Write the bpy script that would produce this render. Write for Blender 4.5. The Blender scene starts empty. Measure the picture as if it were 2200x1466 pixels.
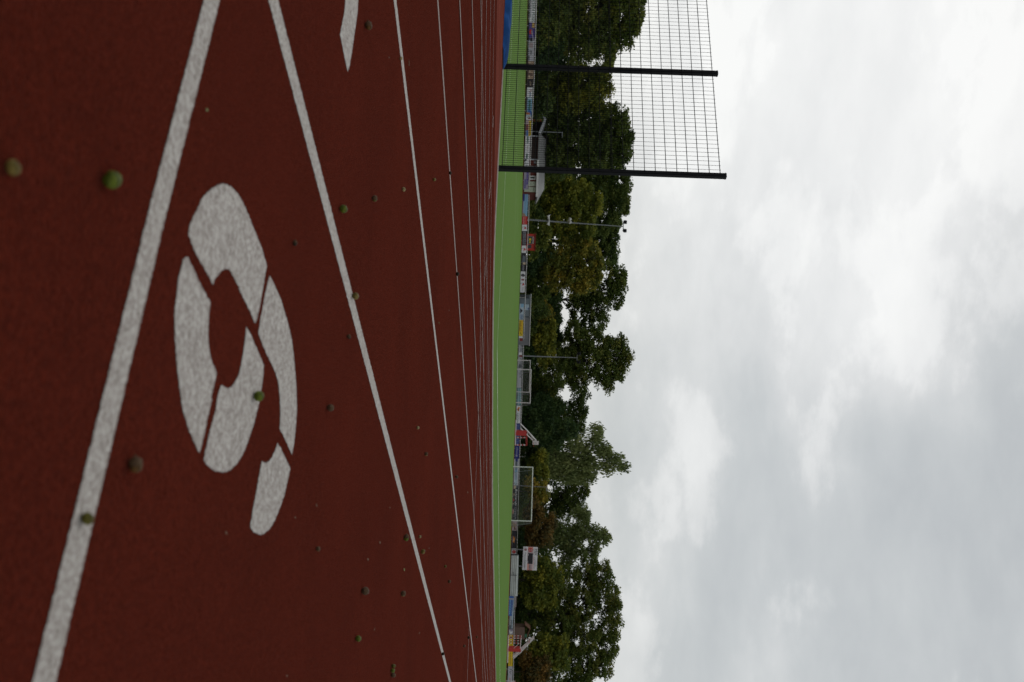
import bpy, math, random
import numpy as np
from mathutils import Vector, Matrix
from mathutils.geometry import delaunay_2d_cdt

random.seed(7)
RNG = np.random.default_rng(7)
SC = bpy.context.scene
COL = SC.collection

# ------------------------------------------------------------------ survey
# Camera measured from the photograph (picture lies on its side: up = image right)
F = 2139.0
CAMH = 0.431
U = np.array([.036, 1, -.00603]); U /= np.linalg.norm(U)
YA = np.array([0, 0, 1.]) - U[2] * U; YA /= np.linalg.norm(YA)
XA = -np.cross(YA, U)
R = np.array([XA, YA, U])

def ray(px, py):
    """direction through a photo pixel (2200x1466), scaled to 1 m of forward distance"""
    d = R @ np.array([(py - 733) / F, (px - 1100) / F, 1.0])
    return d / d[1]

def pt(px, py, s):
    d = ray(px, py) * s
    return np.array([d[0], d[1], d[2] + CAMH])

# track frame: T along the home straight, N across it towards the infield
TV = np.array([.46945, .88296]); NV = np.array([-.88296, .46945])
def pt2xy(p, t): return TV * t + NV * p
def xy2pt(x, y): return x * NV[0] + y * NV[1], x * TV[0] + y * TV[1]

def sstep(a, b, v):
    u = min(1.0, max(0.0, (v - a) / (b - a))); return u * u * (3 - 2 * u)

def surf(x, y):
    """height of the ground: cross fall of the track, slow rise of the pitch"""
    p, t = xy2pt(x, y)
    pc = max(-6.0, min(8.0, p))
    w = sstep(6.6, 9.5, p)
    return -.0062 * pc + w * (.0025 * max(0., t - 20) + .22 * sstep(60, 118, t))

def hit(px, py, smax=400.):
    d = ray(px, py); s = .3; step = .05; prev = s
    while s < smax:
        if CAMH + d[2] * s - surf(d[0] * s, s) < 0:
            a, b = prev, s
            for _ in range(30):
                m = (a + b) / 2
                if CAMH + d[2] * m - surf(d[0] * m, m) < 0: b = m
                else: a = m
            return np.array([d[0] * b, b])
        prev = s; s *= 1.03
    return np.array([d[0] * smax, smax])

TC, PC = 23.5, 36.0            # centre of the near bend
TF = TC + 84.4                 # centre of the far bend
RB = 40.6                      # radius of the spectator barrier

def on_barrier(py, off=0.0):
    """forward distance at which the view column py meets the barrier line"""
    X = ray(1120, py)[0]
    def inside(s):
        p, t = xy2pt(X * s, s); r = RB + off
        if t < TF: return abs(p - PC) < r
        return (t - TF) ** 2 + (p - PC) ** 2 < r * r
    s = 60.0
    while inside(s): s += 1.0
    a, b = s - 1, s
    for _ in range(20):
        m = (a + b) / 2
        if inside(m): a = m
        else: b = m
    return a

def interp(tab, v):
    xs = [a for a, _ in tab]; ys = [b for _, b in tab]
    return float(np.interp(v, xs, ys))
B_BOT = [(-60,1139.5),(0,1137.4),(130,1133.2),(200,1131.7),(300,1128.8),(390,1125.2),(465,1122),(530,1121),(584,1119),(629,1117.5),(700,1115.3),(760,1114),(800,1111.9),(870,1110),(905,1109.3),(960,1106.3),(1040,1103.8),(1110,1101.4),(1180,1099),(1330,1094),(1400,1092.6),(1466,1091),(1520,1089)]
B_TOP = [(-60,1152.7),(0,1150.5),(130,1147.2),(200,1144),(300,1139.2),(390,1135.2),(465,1133.2),(530,1131),(584,1129),(629,1127),(700,1123.7),(760,1122.2),(800,1120.5),(870,1119.3),(905,1117.4),(960,1115.2),(1040,1113),(1110,1111),(1180,1108.6),(1330,1102.6),(1400,1101.5),(1466,1101),(1520,1099)]
B_RAIL = [(-60,1155),(0,1152.8),(130,1149.2),(200,1146),(300,1141.6),(400,1137),(465,1136),(600,1130.3),(700,1126.3),(760,1124.3),(800,1122.7),(870,1121),(960,1117),(1040,1114.9),(1110,1112.7),(1180,1110.8),(1330,1105),(1400,1103.4),(1466,1103),(1520,1101)]

# ------------------------------------------------------------------ helpers
def tag(o, label=None, cat=None, group=None, kind=None):
    if label: o['label'] = label
    if cat: o['category'] = cat
    if group: o['group'] = group
    if kind: o['kind'] = kind
    return o

def empty(name, loc, label, cat, group=None):
    o = bpy.data.objects.new(name, None); COL.objects.link(o)
    o.location = loc; o.empty_display_size = .3
    return tag(o, label, cat, group)

class MB:
    """collects shapes in world coordinates for one mesh object"""
    def __init__(s): s.v = []; s.f = []; s.m = []
    def add(s, vs, fs, mi=0):
        o = len(s.v); s.v += [tuple(map(float, a)) for a in vs]
        for f in fs: s.f.append(tuple(i + o for i in f)); s.m.append(mi)
    def box(s, c, sx, sy, sz, ax=(1, 0, 0), mi=0, up=(0, 0, 1)):
        """box: centre of base c, sizes along ax / across / up"""
        ax = Vector(ax).normalized(); up = Vector(up).normalized(); ay = up.cross(ax)
        c = Vector(c); vs = []
        for k in (0, 1):
            for a, b in ((-1, -1), (1, -1), (1, 1), (-1, 1)):
                vs.append(c + ax * (a * sx / 2) + ay * (b * sy / 2) + up * (k * sz))
        s.add(vs, [(3, 2, 1, 0), (4, 5, 6, 7), (0, 1, 5, 4), (1, 2, 6, 5), (2, 3, 7, 6), (3, 0, 4, 7)], mi)
    def tube(s, pts, rad, n=8, mi=0, cap=True):
        pts = [Vector(p) for p in pts]; rads = rad if hasattr(rad, '__len__') else [rad] * len(pts)
        rings = []; vs = []
        ref = None
        for i, p in enumerate(pts):
            d = (pts[min(i + 1, len(pts) - 1)] - pts[max(i - 1, 0)]).normalized()
            if ref is None:
                ref = Vector((0, 0, 1)) if abs(d.z) < .9 else Vector((1, 0, 0))
            a = (ref - d * ref.dot(d)).normalized(); b = d.cross(a); ref = a
            for k in range(n):
                q = 2 * math.pi * k / n
                vs.append(p + (a * math.cos(q) + b * math.sin(q)) * rads[i])
        fs = []
        for i in range(len(pts) - 1):
            for k in range(n):
                k2 = (k + 1) % n
                fs.append((i * n + k, i * n + k2, (i + 1) * n + k2, (i + 1) * n + k))
        if cap:
            fs.append(tuple(range(n - 1, -1, -1))); fs.append(tuple((len(pts) - 1) * n + k for k in range(n)))
        s.add(vs, fs, mi)
    def build(s, name, mats, parent=None, smooth=False, origin=None):
        me = bpy.data.meshes.new(name)
        org = np.array(origin if origin is not None else (0, 0, 0), float)
        if parent is not None and origin is None:
            org = np.array(parent.matrix_basis.translation)
        vv = [(a[0] - org[0], a[1] - org[1], a[2] - org[2]) for a in s.v]
        me.from_pydata(vv, [], s.f)
        mats = mats if isinstance(mats, (list, tuple)) else [mats]
        for m in mats: me.materials.append(m)
        me.polygons.foreach_set('material_index', s.m)
        if smooth: me.polygons.foreach_set('use_smooth', [True] * len(me.polygons))
        me.update()
        o = bpy.data.objects.new(name, me); COL.objects.link(o)
        if parent is not None:
            o.parent = parent
        elif origin is not None:
            o.location = origin
        return o

# ------------------------------------------------------------------ materials
def nt(name):
    m = bpy.data.materials.new(name); m.use_nodes = True
    t = m.node_tree; b = t.nodes['Principled BSDF']
    return m, t, b

def N(t, typ, **kw):
    n = t.nodes.new(typ)
    for k, v in kw.items(): setattr(n, k, v)
    return n

def simple(name, col, rough=.6, var=.12, scale=6.0, metal=0.0, spec=.35):
    m, t, b = nt(name)
    tc = N(t, 'ShaderNodeTexCoord'); no = N(t, 'ShaderNodeTexNoise'); no.inputs['Scale'].default_value = scale
    no.inputs['Detail'].default_value = 5
    t.links.new(tc.outputs['Object'], no.inputs['Vector'])
    r = N(t, 'ShaderNodeValToRGB')
    r.color_ramp.elements[0].position = .3; r.color_ramp.elements[1].position = .7
    r.color_ramp.elements[0].color = [c * (1 - var) for c in col] + [1]
    r.color_ramp.elements[1].color = [min(1, c * (1 + var)) for c in col] + [1]
    t.links.new(no.outputs['Fac'], r.inputs['Fac']); t.links.new(r.outputs['Color'], b.inputs['Base Color'])
    b.inputs['Roughness'].default_value = rough; b.inputs['Metallic'].default_value = metal
    b.inputs['Specular IOR Level'].default_value = spec
    return m

_cm = {}
def cmat(c):
    """cached flat print colour, slightly weathered"""
    if c not in _cm:
        _cm[c] = simple('print_' + str(len(_cm)), PAL[c], .55, .07, 2.0)
    return _cm[c]

PAL = dict(white=(.68,.69,.7), grey=(.34,.35,.38), lgrey=(.45,.46,.5), black=(.016,.015,.02), navy=(.02,.03,.19), blue=(.03,.12,.42),
           sky=(.22,.42,.58), pale=(.42,.52,.58), red=(.5,.03,.03), dred=(.2,.025,.02), yellow=(.72,.52,.02), gold=(.6,.4,.05),
           green=(.04,.13,.09), teal=(.12,.27,.29), lilac=(.3,.28,.36), purple=(.07,.05,.25), orange=(.6,.2,.03), tan=(.34,.24,.17),
           brown=(.13,.08,.06), pink=(.42,.33,.34), rose=(.6,.3,.25), dgrey=(.09,.1,.11), cream=(.52,.54,.42), steel=(.2,.28,.4), slate=(.11,.13,.15), ltan=(.5,.4,.28))

def rubber(name, base, dark, light, fine=True):
    m, t, b = nt(name)
    tc = N(t, 'ShaderNodeTexCoord')
    def noise(sc, det, rough=.6):
        n = N(t, 'ShaderNodeTexNoise'); n.inputs['Scale'].default_value = sc; n.inputs['Detail'].default_value = det
        n.inputs['Roughness'].default_value = rough
        t.links.new(tc.outputs['Object'], n.inputs['Vector']); return n
    n1 = noise(300, 3, .7); n2 = noise(165, 3, .7); n3 = noise(1.1, 4)
    vor = N(t, 'ShaderNodeTexVoronoi'); vor.inputs['Scale'].default_value = 320
    t.links.new(tc.outputs['Object'], vor.inputs['Vector'])
    def mixc(f, a, bb, mode='MIX'):
        x = N(t, 'ShaderNodeMix', data_type='RGBA', blend_type=mode)
        if isinstance(f, float): x.inputs[0].default_value = f
        else: t.links.new(f, x.inputs[0])
        for i, c in ((6, a), (7, bb)):
            if isinstance(c, tuple): x.inputs[i].default_value = c + (1,)
            else: t.links.new(c, x.inputs[i])
        return x.outputs[2]
    def ramp(o, a, bb):
        r = N(t, 'ShaderNodeMapRange'); r.inputs[1].default_value = a; r.inputs[2].default_value = bb
        t.links.new(o, r.inputs[0]); return r.outputs[0]
    c = mixc(ramp(n2.outputs['Fac'], .38, .62), dark, base)
    c = mixc(ramp(n1.outputs['Fac'], .52, .75), c, light)
    c2 = mixc(ramp(n3.outputs['Fac'], .35, .65), (.86, .84, .84), (1.12, 1.12, 1.12))
    c = mixc(1.0, c, c2, 'MULTIPLY')
    n4 = noise(60, 6, .85)
    c = mixc(1.0, c, mixc(ramp(n4.outputs['Fac'], .36, .64), (.88, .87, .87), (1.12, 1.13, 1.13)), 'MULTIPLY')
    t.links.new(c, b.inputs['Base Color'])
    b.inputs['Roughness'].default_value = .85; b.inputs['Specular IOR Level'].default_value = 0
    b.inputs['Sheen Weight'].default_value = .11; b.inputs['Sheen Roughness'].default_value = .4; b.inputs['Sheen Tint'].default_value = (1, .38, .28, 1)
    bp = N(t, 'ShaderNodeBump'); bp.inputs['Strength'].default_value = .8; bp.inputs['Distance'].default_value = .004
    ad = N(t, 'ShaderNodeMath', operation='ADD')
    t.links.new(vor.outputs['Distance'], ad.inputs[0]); t.links.new(n1.outputs['Fac'], ad.inputs[1])
    t.links.new(ad.outputs[0], bp.inputs['Height']); t.links.new(bp.outputs[0], b.inputs['Normal'])
    return m

M = {}
M['track'] = rubber('red_rubber_track', (.088, .0105, .0045), (.043, .0045, .0019), (.122, .02, .0105))
M['dzone'] = rubber('pale_red_rubber', (.165, .042, .03), (.135, .032, .022), (.2, .056, .042))  # paler red surface, grazing-angle brightness also put into the colour

def paint(name='worn_white_line_paint', tint=(1.05, 1.05, 1.05), lo=(.7, .67, .65)):
    m, t, b = nt(name)
    tc = N(t, 'ShaderNodeTexCoord')
    def noise(sc, det, rough=.6):
        n = N(t, 'ShaderNodeTexNoise'); n.inputs['Scale'].default_value = sc; n.inputs['Detail'].default_value = det
        n.inputs['Roughness'].default_value = rough
        t.links.new(tc.outputs['Object'], n.inputs['Vector']); return n
    n1 = noise(150, 5, .8); n2 = noise(55, 6, .75); n3 = noise(300, 2)
    r = N(t, 'ShaderNodeValToRGB'); e = r.color_ramp.elements
    e[0].position = .34; e[0].color = (.15, .115, .1, 1); e[1].position = .62; e[1].color = (.56, .54, .5, 1)
    x = e.new(.48); x.color = (.36, .325, .295, 1)
    t.links.new(n1.outputs['Fac'], r.inputs['Fac'])
    r2 = N(t, 'ShaderNodeValToRGB'); e = r2.color_ramp.elements
    e[0].position = .36; e[0].color = lo + (1,); e[1].position = .62; e[1].color = tint + (1,)
    t.links.new(n2.outputs['Fac'], r2.inputs['Fac'])
    mx = N(t, 'ShaderNodeMix', data_type='RGBA', blend_type='MULTIPLY'); mx.inputs[0].default_value = 1
    t.links.new(r.outputs['Color'], mx.inputs[6]); t.links.new(r2.outputs['Color'], mx.inputs[7])
    # pits where the dark rubber granules show through
    r3 = N(t, 'ShaderNodeMapRange'); r3.inputs[1].default_value = .6; r3.inputs[2].default_value = .72
    r3.inputs[4].default_value = .5
    t.links.new(n3.outputs['Fac'], r3.inputs[0])
    m2 = N(t, 'ShaderNodeMix', data_type='RGBA'); t.links.new(r3.outputs[0], m2.inputs[0])
    t.links.new(mx.outputs[2], m2.inputs[6]); m2.inputs[7].default_value = (.12, .06, .05, 1)
    t.links.new(m2.outputs[2], b.inputs['Base Color'])
    b.inputs['Roughness'].default_value = .7
    bp = N(t, 'ShaderNodeBump'); bp.inputs['Strength'].default_value = .4; bp.inputs['Distance'].default_value = .002
    t.links.new(n3.outputs['Fac'], bp.inputs['Height']); t.links.new(bp.outputs[0], b.inputs['Normal'])
    return m
M['paint'] = paint()
M['fadedpaint'] = paint('faded_lane_paint', (.62, .5, .46), (.42, .3, .27))
M['pitchpaint'] = simple('pitch_line_paint', (.6, .66, .5), .8, .2, 3)

def turf(name, a, bcol, c3, sc_f, stripes=False):
    m, t, b = nt(name)
    tc = N(t, 'ShaderNodeTexCoord')
    n1 = N(t, 'ShaderNodeTexNoise'); n1.inputs['Scale'].default_value = sc_f; n1.inputs['Detail'].default_value = 6
    n2 = N(t, 'ShaderNodeTexNoise'); n2.inputs['Scale'].default_value = .12; n2.inputs['Detail'].default_value = 5
    mp = N(t, 'ShaderNodeMapping'); mp.inputs['Rotation'].default_value = (0, 0, math.radians(-62))
    mp.inputs['Scale'].default_value = (.25, 2.2, 1) if stripes else (1, 1, 1)
    t.links.new(tc.outputs['Object'], n1.inputs['Vector']); t.links.new(tc.outputs['Object'], mp.inputs['Vector'])
    t.links.new(mp.outputs[0], n2.inputs['Vector'])
    r = N(t, 'ShaderNodeValToRGB'); e = r.color_ramp.elements
    e[0].position = .3; e[0].color = a + (1,); e[1].position = .7; e[1].color = bcol + (1,)
    t.links.new(n1.outputs['Fac'], r.inputs['Fac'])
    mx = N(t, 'ShaderNodeMix', data_type='RGBA'); 
    mr = N(t, 'ShaderNodeMapRange'); mr.inputs[1].default_value = .35; mr.inputs[2].default_value = .7; mr.inputs[4].default_value = .45
    t.links.new(n2.outputs['Fac'], mr.inputs[0]); t.links.new(mr.outputs[0], mx.inputs[0])
    t.links.new(r.outputs['Color'], mx.inputs[6]); mx.inputs[7].default_value = c3 + (1,)
    t.links.new(mx.outputs[2], b.inputs['Base Color'])
    b.inputs['Roughness'].default_value = .95; b.inputs['Specular IOR Level'].default_value = .05
    bp = N(t, 'ShaderNodeBump'); bp.inputs['Strength'].default_value = .6; bp.inputs['Distance'].default_value = .02
    t.links.new(n1.outputs['Fac'], bp.inputs['Height']); t.links.new(bp.outputs[0], b.inputs['Normal'])
    return m
M['pitch'] = turf('artificial_turf', (.086, .174, .028), (.116, .215, .04), (.12, .192, .042), 40, True)
M['grass'] = turf('rough_grass', (.025, .045, .012), (.05, .075, .02), (.06, .055, .025), 3)

M['kerb'] = simple('kerb_concrete', (.5, .47, .42), .8, .15, 8)
M['black_metal'] = simple('black_powder_coat', (.007, .008, .01), .6, .15, 4, 0, .12)
M['wire'] = simple('black_wire', (.006, .007, .009), .7, .1, 4, 0, .1)
M['tarp'] = simple('blue_tarpaulin', (.011, .06, .2), .8, .4, 3, 0, .05)
M['galv'] = simple('galvanised_steel', (.2, .215, .225), .6, .12, 5)
M['white_metal'] = simple('white_painted_metal', (.62, .62, .6), .45, .08, 4)
M['redpaint'] = simple('red_painted_metal', (.42, .035, .03), .5, .15, 4)
M['cap'] = simple('acorn_cup', (.07, .038, .016), .85, .35, 300)
M['stalk'] = simple('dry_stalk', (.22, .16, .09), .8, .2, 90)
M['bark'] = simple('tree_bark', (.04, .033, .025), .9, .35, 3)
M['birchbark'] = simple('birch_bark', (.4, .39, .36), .8, .35, 1.5)

def foliage(name, cols):
    m = bpy.data.materials.new(name); m.use_nodes = True; t = m.node_tree
    for n in list(t.nodes): t.nodes.remove(n)
    out = N(t, 'ShaderNodeOutputMaterial'); at = N(t, 'ShaderNodeAttribute'); at.attribute_name = 'tint'
    r = N(t, 'ShaderNodeValToRGB'); e = r.color_ramp.elements
    while len(e) < len(cols): e.new(.5)
    for i, c in enumerate(cols):
        e[i].position = i / (len(cols) - 1); e[i].color = c + (1,)
    t.links.new(at.outputs['Fac'], r.inputs['Fac'])
    d = N(t, 'ShaderNodeBsdfDiffuse'); tr = N(t, 'ShaderNodeBsdfTranslucent'); g = N(t, 'ShaderNodeBsdfGlossy')
    g.inputs['Roughness'].default_value = .5; g.inputs['Color'].default_value = (.6, .6, .6, 1)
    t.links.new(r.outputs['Color'], d.inputs['Color']); t.links.new(r.outputs['Color'], tr.inputs['Color'])
    a = N(t, 'ShaderNodeMixShader'); a.inputs[0].default_value = .3
    t.links.new(d.outputs[0], a.inputs[1]); t.links.new(tr.outputs[0], a.inputs[2])
    b = N(t, 'ShaderNodeMixShader'); b.inputs[0].default_value = .02
    t.links.new(a.outputs[0], b.inputs[1]); t.links.new(g.outputs[0], b.inputs[2])
    t.links.new(b.outputs[0], out.inputs['Surface'])
    return m

FOL = {
 'dark':   foliage('dark_green_leaves', [(0.035, 0.062, 0.015), (0.071, 0.107, 0.022), (0.123, 0.150, 0.029)]),
 'oak':    foliage('oak_leaves', [(0.049, 0.076, 0.015), (0.096, 0.133, 0.025), (0.195, 0.197, 0.040)]),
 'olive':  foliage('olive_leaves', [(0.066, 0.100, 0.020), (0.131, 0.159, 0.028), (0.234, 0.229, 0.041)]),
 'yellow': foliage('yellow_green_leaves', [(0.086, 0.118, 0.020), (0.207, 0.218, 0.028), (0.374, 0.339, 0.041)]),
 'amber':  foliage('amber_leaves', [(0.097, 0.118, 0.022), (0.236, 0.217, 0.031), (0.415, 0.292, 0.041)]),
 'rust':   foliage('rust_leaves', [(0.069, 0.065, 0.022), (0.172, 0.111, 0.029), (0.305, 0.168, 0.040)]),
 'conifer':foliage('evergreen_needles', [(0.025, 0.052, 0.018), (0.049, 0.089, 0.025), (0.088, 0.129, 0.036)]),
 'willow': foliage('willow_leaves', [(0.112, 0.150, 0.048), (0.187, 0.229, 0.076), (0.299, 0.329, 0.118)]),
 'birch':  foliage('birch_leaves', [(0.094, 0.129, 0.039), (0.159, 0.200, 0.063), (0.262, 0.278, 0.098)]),
}

# ------------------------------------------------------------------ ground sheets
def sheet(name, outline_pt, mat, dz, step, kind='structure', parent=None, hole=None):
    """triangulated sheet following surf(); outline in track (p,t) coordinates"""
    out = [Vector((float(a), float(b))) for a, b in outline_pt]
    ps = [o[0] for o in out]; ts = [o[1] for o in out]
    n = len(out); verts = list(out)
    edges = [(i, (i + 1) % n) for i in range(n)]
    g = []
    p = min(ps) + step / 2
    while p < max(ps):
        t = min(ts) + step / 2
        while t < max(ts):
            g.append(Vector((p, t))); t += step
        p += step
    verts += g
    vo, eo, fo, *_ = delaunay_2d_cdt(verts, edges, [list(range(n))], 1, 1e-5)
    mb = MB(); vs = []
    for v in vo:
        x, y = pt2xy(v[0], v[1]); vs.append((x, y, surf(x, y) + dz))
    mb.add(vs, [tuple(f) if True else f for f in fo])
    o = mb.build(name, mat, parent, smooth=True)
    me = o.data
    if me.polygons and me.polygons[0].normal.z < 0: me.flip_normals()
    if kind: o['kind'] = kind
    return o

def arc(pc, tc, r, a0, a1, n):
    return [(pc + r * math.cos(a0 + (a1 - a0) * i / n), tc + r * math.sin(a0 + (a1 - a0) * i / n)) for i in range(n + 1)]

ground = sheet('ground', [(-250, -200), (350, -200), (350, 420), (-250, 420)], M['grass'], -.05, 12)
RO = 39.4
track_out = [(-4.0, -40), (8.6, -40), (8.6, -4)] + \
            [q for q in arc(PC, TC, RO, math.radians(-136), math.radians(-0), 30)] + \
            [q for q in arc(PC, TF, RO, 0, math.pi, 40)]
track_out[-1] = (-4.0, TF)
track = sheet('track', track_out, M['track'], 0.0, 1.6)
EDGE = [(7.6, 112), (7.6, 25), (7.75, 21.7), (8.2, 18.9), (8.64, 16.6), (8.98, 15.4), (9.4, 14.65), (10.0, 14.3), (11.2, 14.2), (64, 14.2)]
field_out = EDGE + [(70, 20), (70, 112), (66, 118), (12, 118)]
dz_out = arc(PC, TC, 28.3, math.radians(-178), math.radians(-2), 40) + [(PC + 26, 27), (PC - 26, 27)]
dzone = sheet('infield_surface', dz_out, M['dzone'], .004, 1.6)
dz2 = arc(PC, TF, 28.3, math.radians(2), math.radians(178), 40)
dzone2 = sheet('infield_surface', dz2, M['dzone'], .004, 2.0)
field = sheet('sports_pitch', field_out, M['pitch'], .012, 1.6)

def strip(name, pts, width, mat, parent, dz, jit=0.0, seg=None, cap=None):
    """painted line along world xy points"""
    P = [np.array(p, float) for p in pts]
    if seg:
        Q = [P[0]]
        for a, b in zip(P[:-1], P[1:]):
            k = max(1, int(np.linalg.norm(b - a) / seg))
            for i in range(1, k + 1): Q.append(a + (b - a) * i / k)
        P = Q
    vs = []
    for i, p in enumerate(P):
        d = P[min(i + 1, len(P) - 1)] - P[max(i - 1, 0)]; d = d / (np.linalg.norm(d) + 1e-9)
        nrm = np.array([-d[1], d[0]])
        for sg in (-1, 1):
            q = p + nrm * sg * (width / 2 + random.uniform(-jit, jit))
            vs.append((q[0], q[1], surf(q[0], q[1]) + dz))
    fs = [(2 * i, 2 * i + 1, 2 * i + 3, 2 * i + 2) for i in range(len(P) - 1)]
    mb = MB(); mb.add(vs, fs); o = mb.build(name, mat, parent)
    if o.data.polygons[0].normal.z < 0: o.data.flip_normals()
    return o

LZ = .001
# lane lines of the home straight
for p in (.07, 1.297, 2.52, 3.755, 4.97, 6.13, 7.33):
    near = [pt2xy(p, t) for t in np.arange(.98 if p < 1 else -6, 9, .5)]
    far = [pt2xy(p, t) for t in np.arange(9, 95, 3.)]
    if p < 1: continue
    strip('lane_line', near + far, .05, M['paint'] if p < 3 else M['fadedpaint'], track, LZ if p < 4 else .005, .0016, .007 if p < 2.6 else .06)
# start line: square across the lanes in front of the camera
sa, sb, sc_ = hit(453.5, 0), hit(334, 466), hit(92, 1466)
strip('start_line', [sa + (sa - sb) * .45, sa, sb, sc_, sc_ + (sc_ - sb) * 2.], .048, M['paint'], track, LZ + .0004, .0012, .0035)
# lane lines of the bend
for r in (32.89, 31.8, 30.6, 29.43):
    a = arc(PC, TC, r, math.radians(-178), 0, 4)
    pts = [pt2xy(PC - r, t) for t in (60, 40, 28)] + [pt2xy(*q) for q in arc(PC, TC, r, math.pi, math.pi + math.radians(95), 60)]
    strip('bend_line', pts, .05, M['fadedpaint'], track, .006, .001)
# curved start mark crossing the lanes, and two short stagger ticks
S = [(1044,555),(1040,600),(1036.4,680),(1033,755),(1030.4,805),(1027,880),(1024.3,945),(1020.3,1050),(1013.4,1200),(1007.5,1326),(1002.5,1466),(998.3,1580)]
strip('stagger_line', [hit(*q) for q in S], .05, M['fadedpaint'], track, .007)
strip('stagger_mark', [hit(1059, 250), hit(1057.8, 273)], .06, M['paint'], track, .009)
strip('stagger_mark', [hit(1052.7, 393), hit(1050, 426)], .06, M['paint'], track, .009)

# ---- stencilled lane numbers
def A_(l): return [(350 + x / 5.43, 350 + y / 5.43) for x, y in l]
def B_(l): return [(350 + x / 5.43, 600 + y / 5.43) for x, y in l]
def C_(l): return [(350 + x / 4.73, 850 + y / 4.73) for x, y in l]
SIX = [
 A_([(690,243),(640,258),(600,277),(555,308),(510,345),(465,395),(430,450),(405,510),(380,570),(350,630),(320,700),(300,770),(290,830),(330,950),(390,1080),(470,1220),(540,1340),(575,1430),(600,1360),(622,1318),(650,1287),(685,1256),(720,1240),(748,1238),(775,1250),(820,1340),(890,1466)]) + \
 B_([(870,90),(930,215),(985,325),(1040,450),(1070,520),(1100,430),(1130,270),(1160,100),(1180,0)]) + \
 A_([(1172,1390),(1205,1200),(1185,1130),(1155,1030),(1120,930),(1085,845),(1050,760),(1020,682),(990,610),(960,535),(930,470),(893,402),(850,345),(812,300),(770,268),(730,250)]),
 A_([(255,1090),(228,1140),(210,1200),(190,1275),(175,1350),(165,1440)]) + \
 B_([(160,150),(147,220),(138,320),(131,420),(130,520),(133,640),(140,750),(144,850),(152,960),(163,1060),(178,1170),(190,1290),(204,1400)]) + \
 C_([(178,60),(197,140),(220,222),(243,305),(270,380),(298,447),(330,512),(360,580),(380,540),(410,410),(450,210),(490,50)]) + \
 B_([(552,1380),(590,1240),(620,1100),(570,985),(548,905),(532,820),(522,730),(519,650),(520,550),(527,450),(545,270),(490,170),(440,80),(400,0)]) + A_([(400,1345),(340,1222),(285,1112)]),
 B_([(965,552),(957,640),(948,730),(938,810),(925,900),(908,1000),(888,1080),(862,1150),(830,1208),(795,1250),(760,1275),(728,1268),(700,1250),(670,1232),(655,1290),(625,1400)]) + \
 C_([(530,150),(480,330),(440,500),(410,650),(440,700),(468,728),(500,752),(530,767),(560,776),(600,780),(640,774),(680,755),(720,720),(762,668),(800,605),(837,520),(870,430),(897,350),(922,268),(943,190),(962,110),(990,0)]) + \
 B_([(1140,1300),(1160,1150),(1170,1000),(1120,880),(1060,750),(1010,630)]),
 A_([(1240,1320),(1222,1370),(1210,1430)]) + B_([(1185,180),(1165,300),(1130,470),(1110,640),(1160,770),(1230,930),(1275,1020),(1310,1100),(1335,1185),(1350,1280),(1358,1370),(1360,1466)]) + \
 C_([(1186,100),(1190,180),(1180,340),(1230,430),(1280,540),(1305,605),(1325,500),(1338,400),(1346,300),(1353,200),(1356,100)]) + \
 B_([(1556,1466),(1552,1300),(1543,1150),(1530,1000),(1517,860),(1500,720),(1473,590),(1440,470),(1405,350),(1370,240),(1325,130),(1270,20)]) + A_([(1292,1420)]),
 C_([(1160,490),(1140,540),(1127,577),(1110,610),(1097,638),(1080,660),(1062,677),(1040,685),(1020,678),(1000,660),(975,800),(945,980),(910,1150),(880,1340),(905,1372),(930,1392),(955,1408),(980,1415),(1010,1410),(1040,1394),(1070,1365),(1100,1325),(1132,1265),(1160,1200),(1187,1138),(1210,1070),(1232,1000),(1250,920),(1272,825),(1290,735),(1240,640),(1190,530)]),
]
FIVE = [[(650 + x / 4.887, y / 4.887) for x, y in [(445,0),(443,60),(432,150),(415,235),(400,305),(390,370),(410,460),(425,540),(440,620),(470,755),(490,690),(512,560),(530,430),(553,280),(573,130),(580,0),(578,-120),(565,-260),(545,-400),(430,-420),(440,-200)]]]
def number(name, polys, label):
    mb = MB()
    for poly in polys:
        G = [hit(*q) for q in poly]; Q = []
        for a, b in zip(G, G[1:] + G[:1]):
            k = max(1, int(np.linalg.norm(b - a) / .0035))
            for i in range(k):
                q = a + (b - a) * i / k
                Q.append(Vector((q[0] + random.uniform(-.0013, .0013), q[1] + random.uniform(-.0013, .0013))))
        vo, eo, fo, *_ = delaunay_2d_cdt(Q, [(i, (i + 1) % len(Q)) for i in range(len(Q))], [list(range(len(Q)))], 1, 1e-7)
        mb.add([(v[0], v[1], surf(v[0], v[1]) + LZ) for v in vo], fo)
    o = mb.build(name, M['paint'], track)
    if o.data.polygons[0].normal.z < 0: o.data.flip_normals()
    o['label'] = label
number('lane_number', SIX, 'large white stencilled six in the nearest lane')
number('lane_number', FIVE, 'white stencilled stroke of the next lane number')

# pitch markings
FZ = .02
def pline(name, pts, w=.1):
    Q = []
    for a, b in zip(pts[:-1], pts[1:]):
        a = np.array(a, float); b = np.array(b, float); k = max(1, int(np.linalg.norm(b - a) / 1.5))
        for i in range(k): Q.append(a + (b - a) * i / k)
    Q.append(np.array(pts[-1], float))
    strip(name, [pt2xy(*q) for q in Q], w, M['pitchpaint'], field, FZ)
pline('goal_line', [(10.3, 19.8), (68, 19.8)]); pline('goal_line', [(10.3, 114.5), (68, 114.5)])
pline('touch_line', [(10.3, 19.8), (10.3, 114.5)], .13); pline('touch_line', [(68, 19.8), (68, 114.5)])
strip('box_line', [hit(*q) for q in [(1113.8,-10),(1112.6,100),(1111.3,180),(1110,250),(1108.4,390),(1106.8,470),(1105,533)]], .08, M['pitchpaint'], field, FZ)
strip('box_line', [hit(*q) for q in [(1127.3,100),(1130.8,40),(1132,0)]], .16, M['pitchpaint'], field, FZ)
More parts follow.
